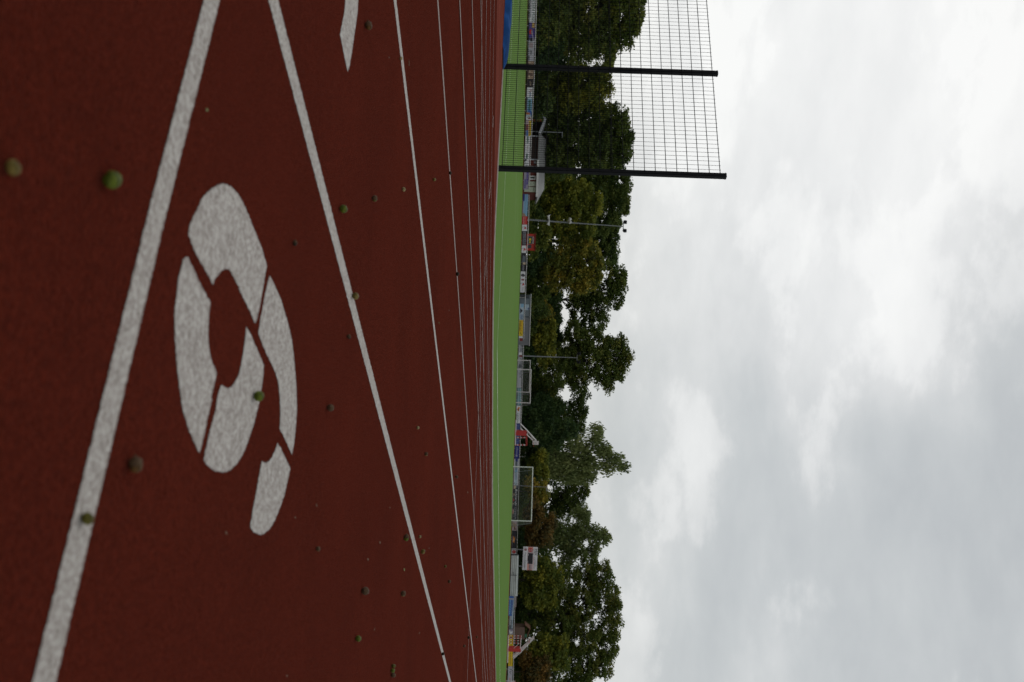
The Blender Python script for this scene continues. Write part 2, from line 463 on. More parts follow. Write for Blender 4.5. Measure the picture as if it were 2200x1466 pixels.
strip('box_line', [hit(*q) for q in [(1113.2,380),(1111.6,440),(1110.8,500)]], .08, M['pitchpaint'], field, FZ)

# kerb round the pitch
kp = []
E2 = [np.array(q) for q in EDGE]
for a, b in zip(E2[:-1], E2[1:]):
    k = max(1, int(np.linalg.norm(b - a) / 1.5))
    for i in range(k): kp.append(a + (b - a) * i / k)
kp.append(E2[-1])
kw = [pt2xy(*q) for q in kp]
mb = MB(); vs = []
for i, q in enumerate(kw):
    d = kw[min(i + 1, len(kw) - 1)] - kw[max(i - 1, 0)]; d = d / np.linalg.norm(d); nr = np.array([-d[1], d[0]])
    for sg, h in ((-.03, -.05), (-.03, .022), (.03, .022), (.03, -.05)):
        e = q + nr * sg; vs.append((e[0], e[1], surf(*q) + h))
fs = []
for i in range(len(kw) - 1):
    for a, b in ((0, 1), (1, 2), (2, 3)): fs.append((4 * i + a, 4 * i + b, 4 * i + 4 + b, 4 * i + 4 + a))
mb.add(vs, fs); kerb = mb.build('kerb', M['kerb']); kerb['kind'] = 'structure'

# ------------------------------------------------------------------ acorns
def acorn_mesh(length, rad, seed):
    rr = random.Random(seed); n = 14
    prof = []
    for i in range(11):
        u = i / 10
        r = rad * math.sqrt(max(0, 1 - (2 * u - 1) ** 2)) ** .8
        if u > .86: r *= .8
        prof.append((u * length - length / 2, r))
    prof.append((length * .56, rad * .05))
    vs = []; fs = []
    for x, r in prof:
        for k in range(n):
            q = 2 * math.pi * k / n; w = 1 + .05 * math.sin(2 * q + seed) + .035 * math.sin(3 * q + x * 300 + seed)
            vs.append((x, r * w * math.cos(q), r * w * math.sin(q)))
    for i in range(len(prof) - 1):
        for k in range(n): fs.append((i * n + k, i * n + (k + 1) % n, (i + 1) * n + (k + 1) % n, (i + 1) * n + k))
    fs.append(tuple(range(n - 1, -1, -1))); fs.append(tuple((len(prof) - 1) * n + k for k in range(n)))
    return vs, fs

_shell = {}
def shell(kind):
    if kind not in _shell:
        c = {'green': (.075, .095, .009), 'olive': (.08, .072, .012), 'tan': (.13, .095, .025), 'brown': (.08, .04, .012), 'pale': (.22, .175, .08), 'dark': (.02, .015, .008)}[kind]
        m, t, b = nt(kind + '_acorn_shell')
        tc = N(t, 'ShaderNodeTexCoord'); n1 = N(t, 'ShaderNodeTexNoise'); n1.inputs['Scale'].default_value = 90
        mp = N(t, 'ShaderNodeMapping'); mp.inputs['Scale'].default_value = (.25, 1.5, 1.5)
        t.links.new(tc.outputs['Object'], mp.inputs[0]); t.links.new(mp.outputs[0], n1.inputs['Vector'])
        r = N(t, 'ShaderNodeValToRGB'); e = r.color_ramp.elements
        e[0].position = .35; e[0].color = tuple(v * .45 for v in c) + (1,); e[1].position = .62; e[1].color = tuple(min(1, v * 1.5) for v in c) + (1,)
        t.links.new(n1.outputs['Fac'], r.inputs['Fac']); t.links.new(r.outputs[0], b.inputs['Base Color'])
        b.inputs['Roughness'].default_value = .5; b.inputs['Specular IOR Level'].default_value = .1
        _shell[kind] = m
    return _shell[kind]

def acorn(px, py, dpx, kind, label, cup, rot):
    # px is the lower (ground) edge of the nut in the photo
    g = hit(px, py); s = g[1]; d = dpx * s / F
    rad = d * .5; ln = d * 1.28
    mr = Matrix.Rotation(math.radians(rot), 3, 'Z') @ Matrix.Rotation(math.radians(random.uniform(-14, 14)), 3, 'Y')
    vs, fs = acorn_mesh(ln, rad, int(px))
    vs = [mr @ Vector(v) for v in vs]; zmin = min(v.z for v in vs)
    z0 = surf(*g) + .0005 + LZ * .6 - zmin
    mb = MB(); mb.add(vs, fs)
    o = mb.build('acorn', shell(kind), None, True); o.location = (g[0], g[1], z0)
    tag(o, label, 'acorn', 'acorns scattered on the red track')
    if cup:
        cb = MB(); n = 12; vv = []; ff = []
        for i, (x, r) in enumerate([(-ln * .12, rad * 1.0), (-ln * .16, rad * 1.13), (-ln * .36, rad * 1.0), (-ln * .52, rad * .62), (-ln * .6, rad * .16), (-ln * .78, rad * .1)]):
            for k in range(n):
                q = 2 * math.pi * k / n; w = 1 + .05 * math.sin(5 * k + 2 * i); vv.append(mr @ Vector((x, r * w * math.cos(q), r * w * math.sin(q))))
        for i in range(5):
            for k in range(n): ff.append((i * n + k, i * n + (k + 1) % n, (i + 1) * n + (k + 1) % n, (i + 1) * n + k))
        ff.append(tuple(range(5 * n, 6 * n)))
        cb.add(vv, ff); c = cb.build('acorn_cup', M['cap'], None, True); c.parent = o

AC = [
 (10, 360, 30, 'tan', 'blurred tan acorn nearest the camera in front of the start line', 0, 40),
 (222, 386, 37, 'green', 'large green acorn lying just in front of the white start line', 0, 115),
 (276, 1000, 27, 'brown', 'brown acorn lying between the start line and the white six', 1, 20),
 (173, 1114, 26, 'olive', 'olive acorn resting on the white start line', 0, 60),
 (544, 851, 21, 'green', 'bright green acorn resting on the edge of the white six', 0, 120),
 (729, 449, 16, 'green', 'green acorn just beyond the first lane line past the six', 0, 60),
 (799, 427, 11, 'olive', 'olive brown acorn in the middle of the second lane, in line with three others', 1, 60),
 (784, 56, 14, 'brown', 'brown acorn near the second white lane number', 1, 30),
 (702, 877, 14, 'dark', 'dark brown acorn beside the right end of the white six', 1, 70),
 (756, 636, 15, 'tan', 'orange brown acorn touching the far edge of the first lane line', 0, 100),
 (863, 407, 8, 'pale', 'pale split acorn just before the second lane line', 0, 30),
 (929, 386, 7, 'tan', 'small tan acorn between the second and third lane lines', 0, 120),
 (964, 372, 6, 'dark', 'tiny dark acorn lying on the third lane line', 0, 20),
 (979, 589, 7, 'dark', 'round dark acorn lying on the third lane line, right of the tall fence', 0, 0),
 (894, 919, 7, 'pale', 'pale acorn chip in the second lane', 0, 80),
 (912, 976, 7, 'tan', 'tan acorn in the second lane, below a far goal', 1, 50),
 (978, 1025, 6, 'dark', 'dark acorn just past the second lane line, in line with the big goal', 1, 60),
 (867, 1156, 11, 'green', 'green acorn just before the first lane line, right of the six', 1, 10),
 (904, 1185, 9, 'tan', 'tan yellow acorn just past the first lane line', 0, 130),
 (899, 1153, 6, 'pale', 'pale acorn fragment just past the first lane line', 0, 90),
 (678, 1180, 9, 'brown', 'dim brown acorn right of the tail of the six', 1, 40),
 (777, 1270, 15, 'brown', 'brown acorn lying alone in the nearest lane on the right', 1, 70),
 (861, 1276, 10, 'tan', 'tan brown acorn close before the first lane line on the right', 1, 45),
 (763, 1372, 13, 'green', 'bright green acorn in the nearest lane near the right border', 0, 75),
 (840, 1431, 9, 'olive', 'olive acorn at the left end of a cluster of three', 0, 80),
 (839, 1441, 9, 'green', 'green acorn in the middle of a cluster of three', 0, 100),
 (840, 1451, 9, 'tan', 'tan acorn at the right end of a cluster of three', 1, 60),
 (954, 1217, 5, 'olive', 'small olive acorn in the second lane on the right', 0, 30),
 (962, 1250, 6, 'brown', 'small brown acorn in the second lane on the right, beyond an olive one', 1, 50),
 (948, 1405, 6, 'dark', 'dark acorn sitting on the first lane line near the right border', 0, 10),
 (1004, 1370, 5, 'dark', 'dark acorn lying on the thin curved mark on the right', 0, 10),
 (995, 1388, 5, 'dark', 'dark long acorn just before the thin curved mark on the right', 1, 90),
 (628, 523, 9, 'dark', 'dim dark acorn beyond the six and before the first lane line', 1, 15),
 (745, 724, 8, 'dark', 'faint dark acorn just before the first lane line', 1, 45),
 (1022, 1369, 4, 'brown', 'very small brown acorn beyond the third lane line on the right', 0, 10),
 (858, 126, 6, 'pale', 'pale acorn chip before the second lane line, upper left of the fence', 0, 10),
]
for a in AC: acorn(*a)

# loose bits of twig, husk and leaf
def scrap(px, py, lpx, rot, mat, name, label, cat):
    g = hit(px, py); L = lpx * g[1] / F; mb = MB()
    a = math.radians(rot); d = Vector((math.cos(a), math.sin(a), 0)); nn = Vector((-d.y, d.x, 0))
    if name == 'twig':
        pts = [d * (L * (u - .5)) + nn * (L * .06 * math.sin(u * 5)) + Vector((0, 0, L * .05 + L * .07 * u)) for u in (0, .25, .5, .75, 1)]
        mb.tube(pts, [L * .035, L * .045, L * .04, L * .035, L * .02], 6)
    else:
        vs = []; fs = []
        for i in range(7):
            u = i / 6; w = L * .26 * math.sin(math.pi * min(.98, u + .02)) ** .7
            for k in (-1, 0, 1):
                q = d * (L * (u - .5)) + nn * (w * k); vs.append((q.x, q.y, L * (.06 + .13 * u * u + .1 * abs(k))))
        for i in range(6):
            for k in (0, 1): fs.append((3 * i + k, 3 * i + k + 1, 3 * i + 4 + k, 3 * i + 3 + k))
        mb.add(vs, fs)
    o = mb.build(name, mat, None, True); o.location = (g[0], g[1], surf(*g) + .003)
    tag(o, label, cat, 'plant litter on the red track')
M['leafy'] = simple('yellow_green_leaf', (.16, .19, .05), .6, .2, 60)
M['husk'] = simple('pale_husk', (.2, .14, .085), .7, .2, 60)
SR = [
 (865, 1224, 11, 60, 'leafy', 'leaf', 'small yellow green leaf scrap before the first lane line'),
 (876, 136, 13, 20, 'husk', 'twig', 'thin pale twig past the second lane line near the fence'),
 (833, 124, 6, 70, 'husk', 'leaf', 'small pale husk short of the second lane line'),
 (676, 1086, 8, 30, 'husk', 'leaf', 'pale husk scrap right of the tail of the six'),
 (630, 1112, 7, 70, 'husk', 'leaf', 'pale speck of husk at the tail of the six'),
 (480, 1145, 10, 40, 'husk', 'leaf', 'blurred pale husk below the tail of the six'),
 (612, 1452, 8, 90, 'husk', 'leaf', 'pale husk at the right border in the nearest lane'),
 (438, 236, 12, 90, 'leafy', 'leaf', 'blurred green scrap between start line and first lane line'),
 (802, 1352, 11, 110, 'husk', 'twig', 'thin pale twig in the nearest lane on the right'),
 (899, 1360, 11, 100, 'husk', 'twig', 'thin pale twig before the first lane line on the right'),
 (920, 1178, 10, 95, 'husk', 'twig', 'thin pale twig past the first lane line on the right'),
 (978, 1383, 7, 90, 'husk', 'twig', 'short white twig in the second lane on the right'),
 (787, 1202, 9, 60, 'husk', 'leaf', 'pale husk in the nearest lane right of the six'),
 (813, 1166, 9, 60, 'husk', 'leaf', 'pale husk before the first lane line right of the six'),
 (1003, 1058, 7, 70, 'husk', 'leaf', 'pale husk in the third lane below the big goal'),
 (835, 1091, 6, 40, 'husk', 'leaf', 'pale speck of husk before the first lane line'),
 (941, 694, 6, 40, 'leafy', 'leaf', 'tan leaf scrap just past the second lane line'),
 (963, 667, 5, 70, 'husk', 'leaf', 'pale speck in the third lane left of the middle'),
 (927, 580, 4, 20, 'husk', 'leaf', 'pale speck in the third lane below the orange tree'),
]
for px, py, l, r_, mt, nm, lb in SR: scrap(px, py, l, r_, M[mt], nm, lb, 'twig' if nm == 'twig' else 'leaf litter')

# ------------------------------------------------------------------ ball stop fence
fz = surf(*pt2xy(11.25, 14.5)) - .0
f0 = Vector((*pt2xy(11.25, 14.5), surf(*pt2xy(11.25, 14.5))))
fdir = Vector((NV[0], NV[1], 0))
fence = empty('ball_stop_fence', f0, 'tall black wire mesh ball stop fence behind the near end of the green pitch', 'fence')
SP = 2.46
def fence_pt(k): 
    q = pt2xy(11.25 + SP * k, 14.5); return Vector((q[0], q[1], surf(*q)))
for k in range(4):
    b = fence_pt(k); m_ = MB()
    m_.box(b, .08, .08, 4.12, fdir)
    m_.box(b + fdir * .0 + Vector((TV[0] * -.047, TV[1] * -.047, .12)), .06, .012, 3.98, fdir)   # clamping bar
    m_.add([b + Vector((0, 0, 4.12)) + fdir * a + Vector((TV[0], TV[1], 0)) * c for a, c in ((-.045, -.05), (.045, -.05), (.045, .045), (-.045, .045))] +
           [b + Vector((0, 0, 4.15)) + fdir * a + Vector((TV[0], TV[1], 0)) * c for a, c in ((-.04, -.04), (.04, -.04), (.04, .04), (-.04, .04))],
           [(3, 2, 1, 0), (4, 5, 6, 7), (0, 1, 5, 4), (1, 2, 6, 5), (2, 3, 7, 6), (3, 0, 4, 7)])
    m_.build('post', M['black_metal'], fence)
    if k < 3:
        c = fence_pt(k + 1)
        off = Vector((TV[0], TV[1], 0)) * -.05
        for z0, z1, nb in ((.08, 2.05, 49), (2.075, 4.03, 25)):
            w_ = MB()
            for i in range(1, nb):
                q = b + (c - b) * (i / nb) + off
                w_.tube([q + Vector((0, 0, z0 - .02)), q + Vector((0, 0, z1 + .02))], .0034, 4, cap=False)
            for j in range(11):
                z = z0 + (z1 - z0) * j / 10
                for o_ in (-.007, .007):
                    q = Vector((TV[0], TV[1], 0)) * o_ + off
                    w_.tube([b + q + Vector((0, 0, z)), c + q + Vector((0, 0, z))], .0056, 4, cap=False)
            w_.build('mesh_panel', M['wire'], fence)

# blue tarpaulin cover
tb = hit(1079.3, 97) + TV * .35
tarp_o = Vector((tb[0], tb[1], surf(*tb)))
mb = MB(); nx, ny = 60, 12; vs = []; fs = []
Lm, Wm, Hm = 6.5, .7, .115
for i in range(nx + 1):
    for j in range(ny + 1):
        u = i / nx; v = j / ny
        e = min(1, u * Lm / .55); e = e * (2 - e) if u * Lm < .55 else 1
        prof = max(0, 1 - abs(2 * v - 1) ** 6)
        h = Hm * (.35 + .65 * e) * prof * (1 + .1 * math.sin(u * 37 + 2 * v) * (1 - .5 * v) + .05 * math.sin(u * 90 + 7 * v)) * (1 if u > 0 else .3)
        wob = .03 * math.sin(u * 45) + .02 * math.sin(u * 101 + 1)
        q = Vector((tb[0], tb[1], 0)) + fdir * (u * Lm) + Vector((TV[0], TV[1], 0)) * ((v - .5) * Wm + (wob if v < .1 else 0))
        vs.append((q.x, q.y, surf(q.x, q.y) + .008 + h))
for i in range(nx):
    for j in range(ny):
        a = i * (ny + 1) + j; fs.append((a, a + ny + 1, a + ny + 2, a + 1))
mb.add(vs, fs)
tp = mb.build('tarpaulin_cover', M['tarp'], None, True, origin=tarp_o)
tag(tp, 'long low blue tarpaulin cover lying beside the kerb left of the fence posts', 'tarpaulin')

# ------------------------------------------------------------------ spectator barrier and boards
def bp(py, px, off=0.0):
    s = on_barrier(py, off); return pt(px, py, s)
b_or = bp(700, interp(B_BOT, 700)); b_or[2] = surf(b_or[0], b_or[1])
barrier = empty('spectator_barrier', b_or, 'long white tubular spectator barrier running behind the row of boards', 'barrier')
mb = MB()
gap0, gap1 = 640, 640
mb.tube([bp(y, interp(B_RAIL, y), .05) for y in range(-60, 1530, 12)], .035, 6)
mb.build('handrail', M['white_metal'], barrier)
mb2 = []
yy = -50.
prev = None; acc = 0; pm = []
for i in range(1580):
    y = -50 + i
    q = bp(y, 1120, .05)
    if prev is not None: acc += math.hypot(q[0] - prev[0], q[1] - prev[1])
    prev = q
    if acc > 2.1:
        acc = 0; top = bp(y, interp(B_RAIL, y), .05)
        m_ = MB(); g = surf(top[0], top[1]) - .05
        m_.tube([(top[0], top[1], g), (top[0], top[1], top[2])], .028, 6)
        m_.build('post', M['white_metal'], barrier)

_txt = {}
def text_mesh(body, shear=0.0):
    key = (body, shear)
    if key not in _txt:
        cu = bpy.data.curves.new('lettering', 'FONT'); cu.body = body; cu.size = 1; cu.shear = shear; cu.resolution_u = 2
        o = bpy.data.objects.new('lettering', cu); COL.objects.link(o)
        dg = bpy.context.evaluated_depsgraph_get(); dg.update()
        me = bpy.data.meshes.new_from_object(o.evaluated_get(dg))
        V = [tuple(v.co) for v in me.vertices]; Fc = [tuple(p.vertices) for p in me.polygons]
        bpy.data.objects.remove(o); bpy.data.curves.remove(cu); bpy.data.meshes.remove(me)
        xs = [v[0] for v in V]; ys = [v[1] for v in V]
        a, b, c, d = min(xs), max(xs), min(ys), max(ys)
        _txt[key] = ([((v[0] - a) / (b - a), (v[1] - c) / (d - c)) for v in V], Fc)
    return _txt[key]

class Deco:
    """flat print on a panel; u runs 0..1 along, v 0..1 up"""
    def __init__(s, o, ax, up, nrm, W, H): s.o = Vector(o); s.ax = Vector(ax); s.up = Vector(up); s.n = Vector(nrm); s.W = W; s.H = H; s.parts = {}; s.layer = 1
    def P(s, u, v): return s.o + s.ax * (u * s.W) + s.up * (v * s.H) + s.n * (.006 * s.layer)
    def _put(s, kind, col, vs, fs):
        s.parts.setdefault((kind), []).append((col, vs, fs))
    def poly(s, pts, col, kind='picture'):
        s._put(kind, col, [s.P(*q) for q in pts], [tuple(range(len(pts)))]); s.layer += 1
    def rect(s, u0, u1, v0, v1, col, kind='picture'):
        s.poly([(u0, v0), (u1, v0), (u1, v1), (u0, v1)], col, kind)
    def disc(s, u, v, r, col, ring=0.0, kind='emblem', asp=1.0, a0=0, a1=360):
        n = 22; ru = r * s.H / s.W * asp; vs = []; fs = []
        A = [math.radians(a0 + (a1 - a0) * i / n) for i in range(n + 1)]
        for a in A:
            vs.append(s.P(u + ru * math.cos(a), v + r * math.sin(a))); vs.append(s.P(u + ru * ring * math.cos(a), v + r * ring * math.sin(a)))
        for i in range(n): fs.append((2 * i + 1, 2 * i, 2 * i + 2, 2 * i + 3))
        s._put(kind, col, vs, fs); s.layer += 1
    def text(s, body, u0, u1, v0, v1, col, shear=0.0):
        V, Fc = text_mesh(body, shear)
        s._put('lettering', col, [s.P(u0 + (u1 - u0) * a, v0 + (v1 - v0) * b) for a, b in V], Fc); s.layer += 1
    def bars(s, u0, u1, v, h, col, seed=1):
        rr = random.Random(seed); u = u0
        while u < u1:
            w = (u1 - u0) * rr.uniform(.06, .16); e = min(u1, u + w)
            s._put('lettering', col, [s.P(u, v), s.P(e, v), s.P(e, v + h), s.P(u, v + h)], [(0, 1, 2, 3)])
            u = e + (u1 - u0) * .025
        s.layer += 1
    def finish(s, parent):
        groups = []
        for kind, items in s.parts.items():
            groups += [(kind, [it]) for it in items] if kind in ('lettering', 'picture') else [(kind, items)]
        for kind, items in groups:
            cols = []; mb = MB()
            for col, vs, fs in items:
                if col not in cols: cols.append(col)
                mb.add(vs, fs, cols.index(col))
            o = mb.build(kind, [cmat(c) for c in cols], None)
            o.data.transform(Matrix.Translation(-parent.location)); o.parent = parent

BOARDS = []
def board(y0, y1, base, label, short, deco=None, off=-.06, bot=None, top=None, group='advertising boards along the barrier'):
    yb0, yt0 = (interp(B_BOT, y0), interp(B_TOP, y0)) if bot is None else (bot[0], top[0])
    yb1, yt1 = (interp(B_BOT, y1), interp(B_TOP, y1)) if bot is None else (bot[1], top[1])
    a = Vector(bp(y0, yb0, off)); b = Vector(bp(y1, yb1, off)); c = Vector(bp(y0, yt0, off)); d = Vector(bp(y1, yt1, off))
    ax = (b - a); W = ax.length; axn = ax.normalized(); hz = Vector((ax.x, ax.y, 0)).normalized()
    H = ((c.z - a.z) + (d.z - b.z)) / 2
    nrm = Vector((hz.y, -hz.x, 0))
    if nrm.y > 0: nrm = -nrm
    up = nrm.cross(axn) * -1
    if up.z < 0: up = -up
    mid = (a + b) / 2
    mb = MB(); th = .02; vs = []
    for dd in (0, 1):
        for q in (a, b, b + up * H, a + up * H): vs.append(q - nrm * (th * dd))
    mb.add(vs, [(0, 1, 2, 3), (7, 6, 5, 4), (0, 4, 5, 1), (1, 5, 6, 2), (2, 6, 7, 3), (3, 7, 4, 0)])
    o = mb.build('advertising_board', cmat(base), None, origin=tuple(mid))
    tag(o, label, 'advertising board', group)
    D = Deco(a, axn, up, nrm, W, H)
    if deco: deco(D)
    D.finish(o)
    BOARDS.append((y0, y1, short))
    return o

def d_(fn): return fn
def b1(D):
    D.text('FLIESEN FUSS', .12, .985, .5, .93, 'green'); D.bars(.2, .84, .16, .2, 'grey', 3)
board(-22, 48.5, 'white', 'white board with bold dark green capitals at the left border', 'white board with green capitals', b1)
def b2(D):
    D.rect(.0, .3, .5, 1, 'tan'); D.bars(.02, .26, .6, .22, 'gold', 4); D.poly([(.35, .6), (.98, .9), (.98, .75), (.42, .42)], 'lilac')
    D.poly([(.5, .02), (.56, .2), (.7, .2), (.6, .34), (.64, .52), (.5, .42), (.36, .52), (.4, .34), (.3, .2), (.44, .2)], 'red', 'emblem')
    D.rect(.06, .32, .2, .24, 'lilac')
board(48.8, 87, 'purple', 'dark blue board with a red star shape and diagonal white streak', 'blue board with red star', b2)
def b3(D):
    D.poly([(0, .0), (0, .65), (-.0, 1)], 'purple'); D.bars(.02, .16, .36, .3, 'black', 5)
    D.bars(.22, .42, .2, .6, 'pink', 6); D.text('2001', .52, .72, .38, .68, 'black'); D.bars(.5, .74, .14, .12, 'grey', 2); D.rect(.76, .98, .1, .16, 'black'); D.rect(.76, .98, .26, .32, 'black')
board(81, 131, 'lgrey', 'pale grey board with small dark digits left of the fence post', 'pale grey board with dark digits', b3)
def b4(D):
    D.rect(.02, .98, .3, .5, 'ltan'); D.rect(.08, .6, .2, .28, 'black'); D.rect(.3, .45, .42, .95, 'brown'); D.poly([(.6, .0), (.95, .1), (.8, .9), (.7, .9)], 'brown'); D.rect(.78, .9, .2, .5, 'ltan')
board(131.5, 169.5, 'tan', 'tan and brown picture board half behind the left fence post', 'tan picture board', b4)
def b5(D):
    D.text('elvir', .22, .85, .42, .75, 'ltan', .3); D.rect(.1, .92, .12, .14, 'tan'); D.rect(.1, .92, .86, .88, 'tan')
board(170, 187.5, 'black', 'black board with small cream script', 'black board with cream script', b5)
def b6(D):
    D.disc(.22, .68, .2, 'dred', .55); D.disc(.42, .6, .16, 'dred', .4); D.bars(.5, .95, .5, .25, 'steel', 8); D.rect(.05, .95, .2, .23, 'grey')
board(188.5, 208.5, 'white', 'white board with dark red ring emblem', 'white board with red rings', b6)
def b7(D):
    D.rect(0, .12, .0, 1, 'pale'); D.text('Bestattung', .12, .72, .35, .85, 'green') if False else D.bars(.15, .72, .38, .4, 'green', 9)
    D.rect(.0, .8, .0, .2, 'slate'); D.poly([(.6, .3), (1, .6), (1, 1), (.72, .95)], 'blue'); D.bars(.8, .9, .02, .7, 'orange', 2); D.rect(.9, 1, 0, .9, 'pale')
board(209, 250, 'sky', 'light blue board with dark lettering and an orange patch', 'light blue board with orange patch', b7)
def b8(D):
    D.disc(.35, .5, .3, 'black', .7); D.rect(.3, .75, .42, .9, 'dred')
board(250.5, 257.5, 'white', 'small white board with a dark red logo between blue and yellow ones', 'small white logo board', b8)
def b9(D):
    D.rect(.05, 1, .58, 1, 'yellow'); D.bars(.12, .95, .66, .2, 'brown', 11); D.bars(.28, .62, .08, .4, 'dred', 12); D.rect(.62, 1, .05, .55, 'steel'); D.bars(.66, .96, .2, .25, 'blue', 4)
board(258, 292, 'pink', 'colourful board with yellow band over red and blue blocks', 'yellow and blue board', b9)
def b10(D):
    D.bars(.0, .2, .3, .35, 'green', 13); D.bars(.26, .45, .5, .06, 'tan', 13); D.bars(.5, .64, .3, .34, 'green', 14); D.disc(.78, .4, .3, 'black', .72, a0=-150, a1=120); D.poly([(.66, .1), (.74, .0), (.7, .4), (.67, .5)], 'black', 'emblem'); D.bars(.84, .98, .25, .5, 'grey', 3)
board(292.5, 366, 'white', 'long white board with green words and a black swoosh left of the fence post', 'long white board with green words', b10)
def b11(D):
    D.text('Sanitaetshaus', .03, .8, .55, .92, 'purple') if False else D.bars(.05, .74, .55, .36, 'purple', 15)
    D.bars(.45, .92, .18, .26, 'purple', 16)
board(366.5, 407.5, 'lilac', 'lilac board with purple lettering just right of the fence post', 'lilac board', b11)
def b12(D):
    D.rect(0, .42, 0, .3, 'navy'); D.poly([(0, 1), (.1, .9), (.04, .4)], 'blue'); D.text('Jensen', .12, .42, .5, .8, 'blue', .25); D.bars(.12, .4, .32, .12, 'steel', 17); D.bars(.45, .9, .5, .08, 'steel', 18); D.rect(.42, .85, 0, .2, 'lilac'); D.poly([(.85, 0), (1, 0), (1, .8), (.9, .5)], 'tan')
board(408, 464.5, 'sky', 'long sky blue board with darker blue script', 'sky blue board with blue script', b12)
def b13(D):
    D.bars(.08, .92, .5, .1, 'rose', 19); D.bars(.08, .92, .25, .06, 'white', 20)
board(465, 482.5, 'red', 'bright red board at the foot of the tall lamp pole', 'bright red board', b13)
def swoosh(D, u0=0, w=1):
    D.disc(u0 + .55 * w, .4, .48, 'dgrey', .85, a0=100, a1=250); D.poly([(u0 + .3 * w, .66), (u0 + .6 * w, .85), (u0 + .7 * w, .7), (u0 + .55 * w, .55), (u0 + .85 * w, .3), (u0 + .6 * w, .38), (u0 + .42 * w, .5)], 'red', 'emblem')
board(483, 496.5, 'white', 'white square board with red swoosh right of the red board', 'first white swoosh board', lambda D: swoosh(D))
def b15(D):
    for v in (.25, .48, .72): D.bars(.05, .95, v, .07, 'lgrey', int(v * 100))
board(497, 527.5, 'black', 'black board with white lines in front of the red kiosk', 'black board with white lines', b15)
board(528, 543.5, 'white', 'white square board with red swoosh right of the red kiosk', 'second white swoosh board', lambda D: swoosh(D))
def b17(D):
    D.poly([(.1, .3), (.5, .2), (.62, .9), (.2, .95)], 'slate'); D.rect(.5, .62, .35, .95, 'ltan'); D.bars(.66, .96, .55, .08, 'lgrey', 21); D.bars(.66, .96, .32, .06, 'lgrey', 22)
board(544, 583, 'black', 'black board with a dark picture and pale patch', 'black picture board', b17)
def b18(D):
    D.disc(.18, .5, .42, 'black', 0, asp=.95); D.rect(.06, .3, .47, .52, 'lgrey'); D.bars(.35, .42, .2, .6, 'dred', 23); swoosh(D, .45, .3); D.bars(.74, .96, .6, .1, 'grey', 24); D.bars(.74, .96, .4, .06, 'grey', 25)
board(583.5, 628.5, 'white', 'long white board with a black oval emblem and red swoosh', 'white board with black oval emblem', b18)
def b19(D):
    D.poly([(.28, .1), (.42, .1), (.5, .5), (.4, .95), (.33, .95)], 'pale'); D.poly([(.3, .2), (.44, .12), (.52, .45), (.44, .8), (.37, .55), (.3, .8)], 'black', 'emblem') if False else D.poly([(.26, .15), (.6, .15), (.43, .8)], 'black', 'emblem'); D.rect(.0, .2, .3, .95, 'sky'); D.bars(.66, .98, .25, .6, 'steel', 26)
board(653, 687.5, 'pale', 'pale board with a dark pointed emblem in front of the grey container', 'pale board with dark emblem', b19)
def b20(D):
    D.text('Grossmann', .03, .72, .5, .86, 'red'); D.bars(.06, .7, .14, .2, 'black', 27); D.poly([(.78, .2), (.96, .7), (.9, .72), (.76, .3)], 'black', 'emblem')
board(688, 722, 'yellow', 'yellow board with red lettering over black script', 'yellow board with red lettering', b20)
def b21(D):
    D.rect(.0, .1, .0, 1, 'white'); D.rect(.1, .28, .2, 1, 'dred'); D.text('LORT BAU', .34, .84, .45, .9, 'dgrey'); D.bars(.36, .82, .1, .1, 'white', 2); D.rect(.86, .99, .05, .9, 'white')
board(722.5, 763, 'grey', 'grey board with a dark red square and dark capitals left of the short lamp pole', 'grey board with dark red square', b21)
def b22(D):
    D.rect(0, .12, .2, 1, 'dred'); D.text('LORT BAU', .2, .7, .45, .9, 'dgrey'); D.bars(.2, .8, .1, .1, 'white', 5); D.rect(.7, .98, .2, .9, 'dgrey')
board(763.5, 791, 'grey', 'grey board with dark capitals just right of the short lamp pole', 'grey board right of lamp pole', b22)
def b23(D):
    D.text('MIX', .12, .5, .4, .98, 'dgrey'); D.bars(.55, .95, .35, .06, 'grey', 3)
board(791.5, 833.5, 'lgrey', 'white board with three thin grey capitals seen through the small goals', 'white board behind the small goals', b23)
def b24(D):
    D.bars(.04, .9, .72, .2, 'pale', 28); D.rect(.02, .98, .32, .46, 'pale'); D.bars(.04, .6, .08, .1, 'dgrey', 29)
board(834, 871, 'teal', 'teal board with pale lines of lettering seen through the small goals', 'teal board', b24)
def b25(D):
    D.poly([(.06, .5), (.14, .9), (.2, .55), (.33, .7), (.3, .3), (.2, .12), (.12, .35)], 'orange', 'emblem'); D.poly([(.18, .6), (.24, .75), (.28, .4), (.2, .35)], 'brown', 'emblem')
    D.text('HEYEN', .44, .96, .08, .5, 'green'); D.bars(.42, .8, .68, .1, 'grey', 30)
board(871.5, 909.5, 'white', 'white board with an orange and brown emblem and dark green capitals', 'white board with orange emblem', b25)
def b26(D):
    for v in (.25, .5, .75): D.bars(.05, .95, v, .07, 'steel', int(v * 31))
board(910, 957.5, 'navy', 'navy board with rows of pale lines behind the left basketball stand', 'navy board behind the basketball stand', b26)
def b27(D):
    D.text('Allianz', .1, .62, .35, .72, 'lgrey'); D.disc(.76, .47, .25, 'lgrey', .75); D.rect(.72, .745, .35, .6, 'lgrey', 'emblem'); D.rect(.755, .775, .3, .62, 'lgrey', 'emblem'); D.rect(.785, .81, .35, .6, 'lgrey', 'emblem')
board(958, 985.5, 'navy', 'plain navy board with white lettering and a round emblem left of the big goal', 'navy board with round emblem', b27)
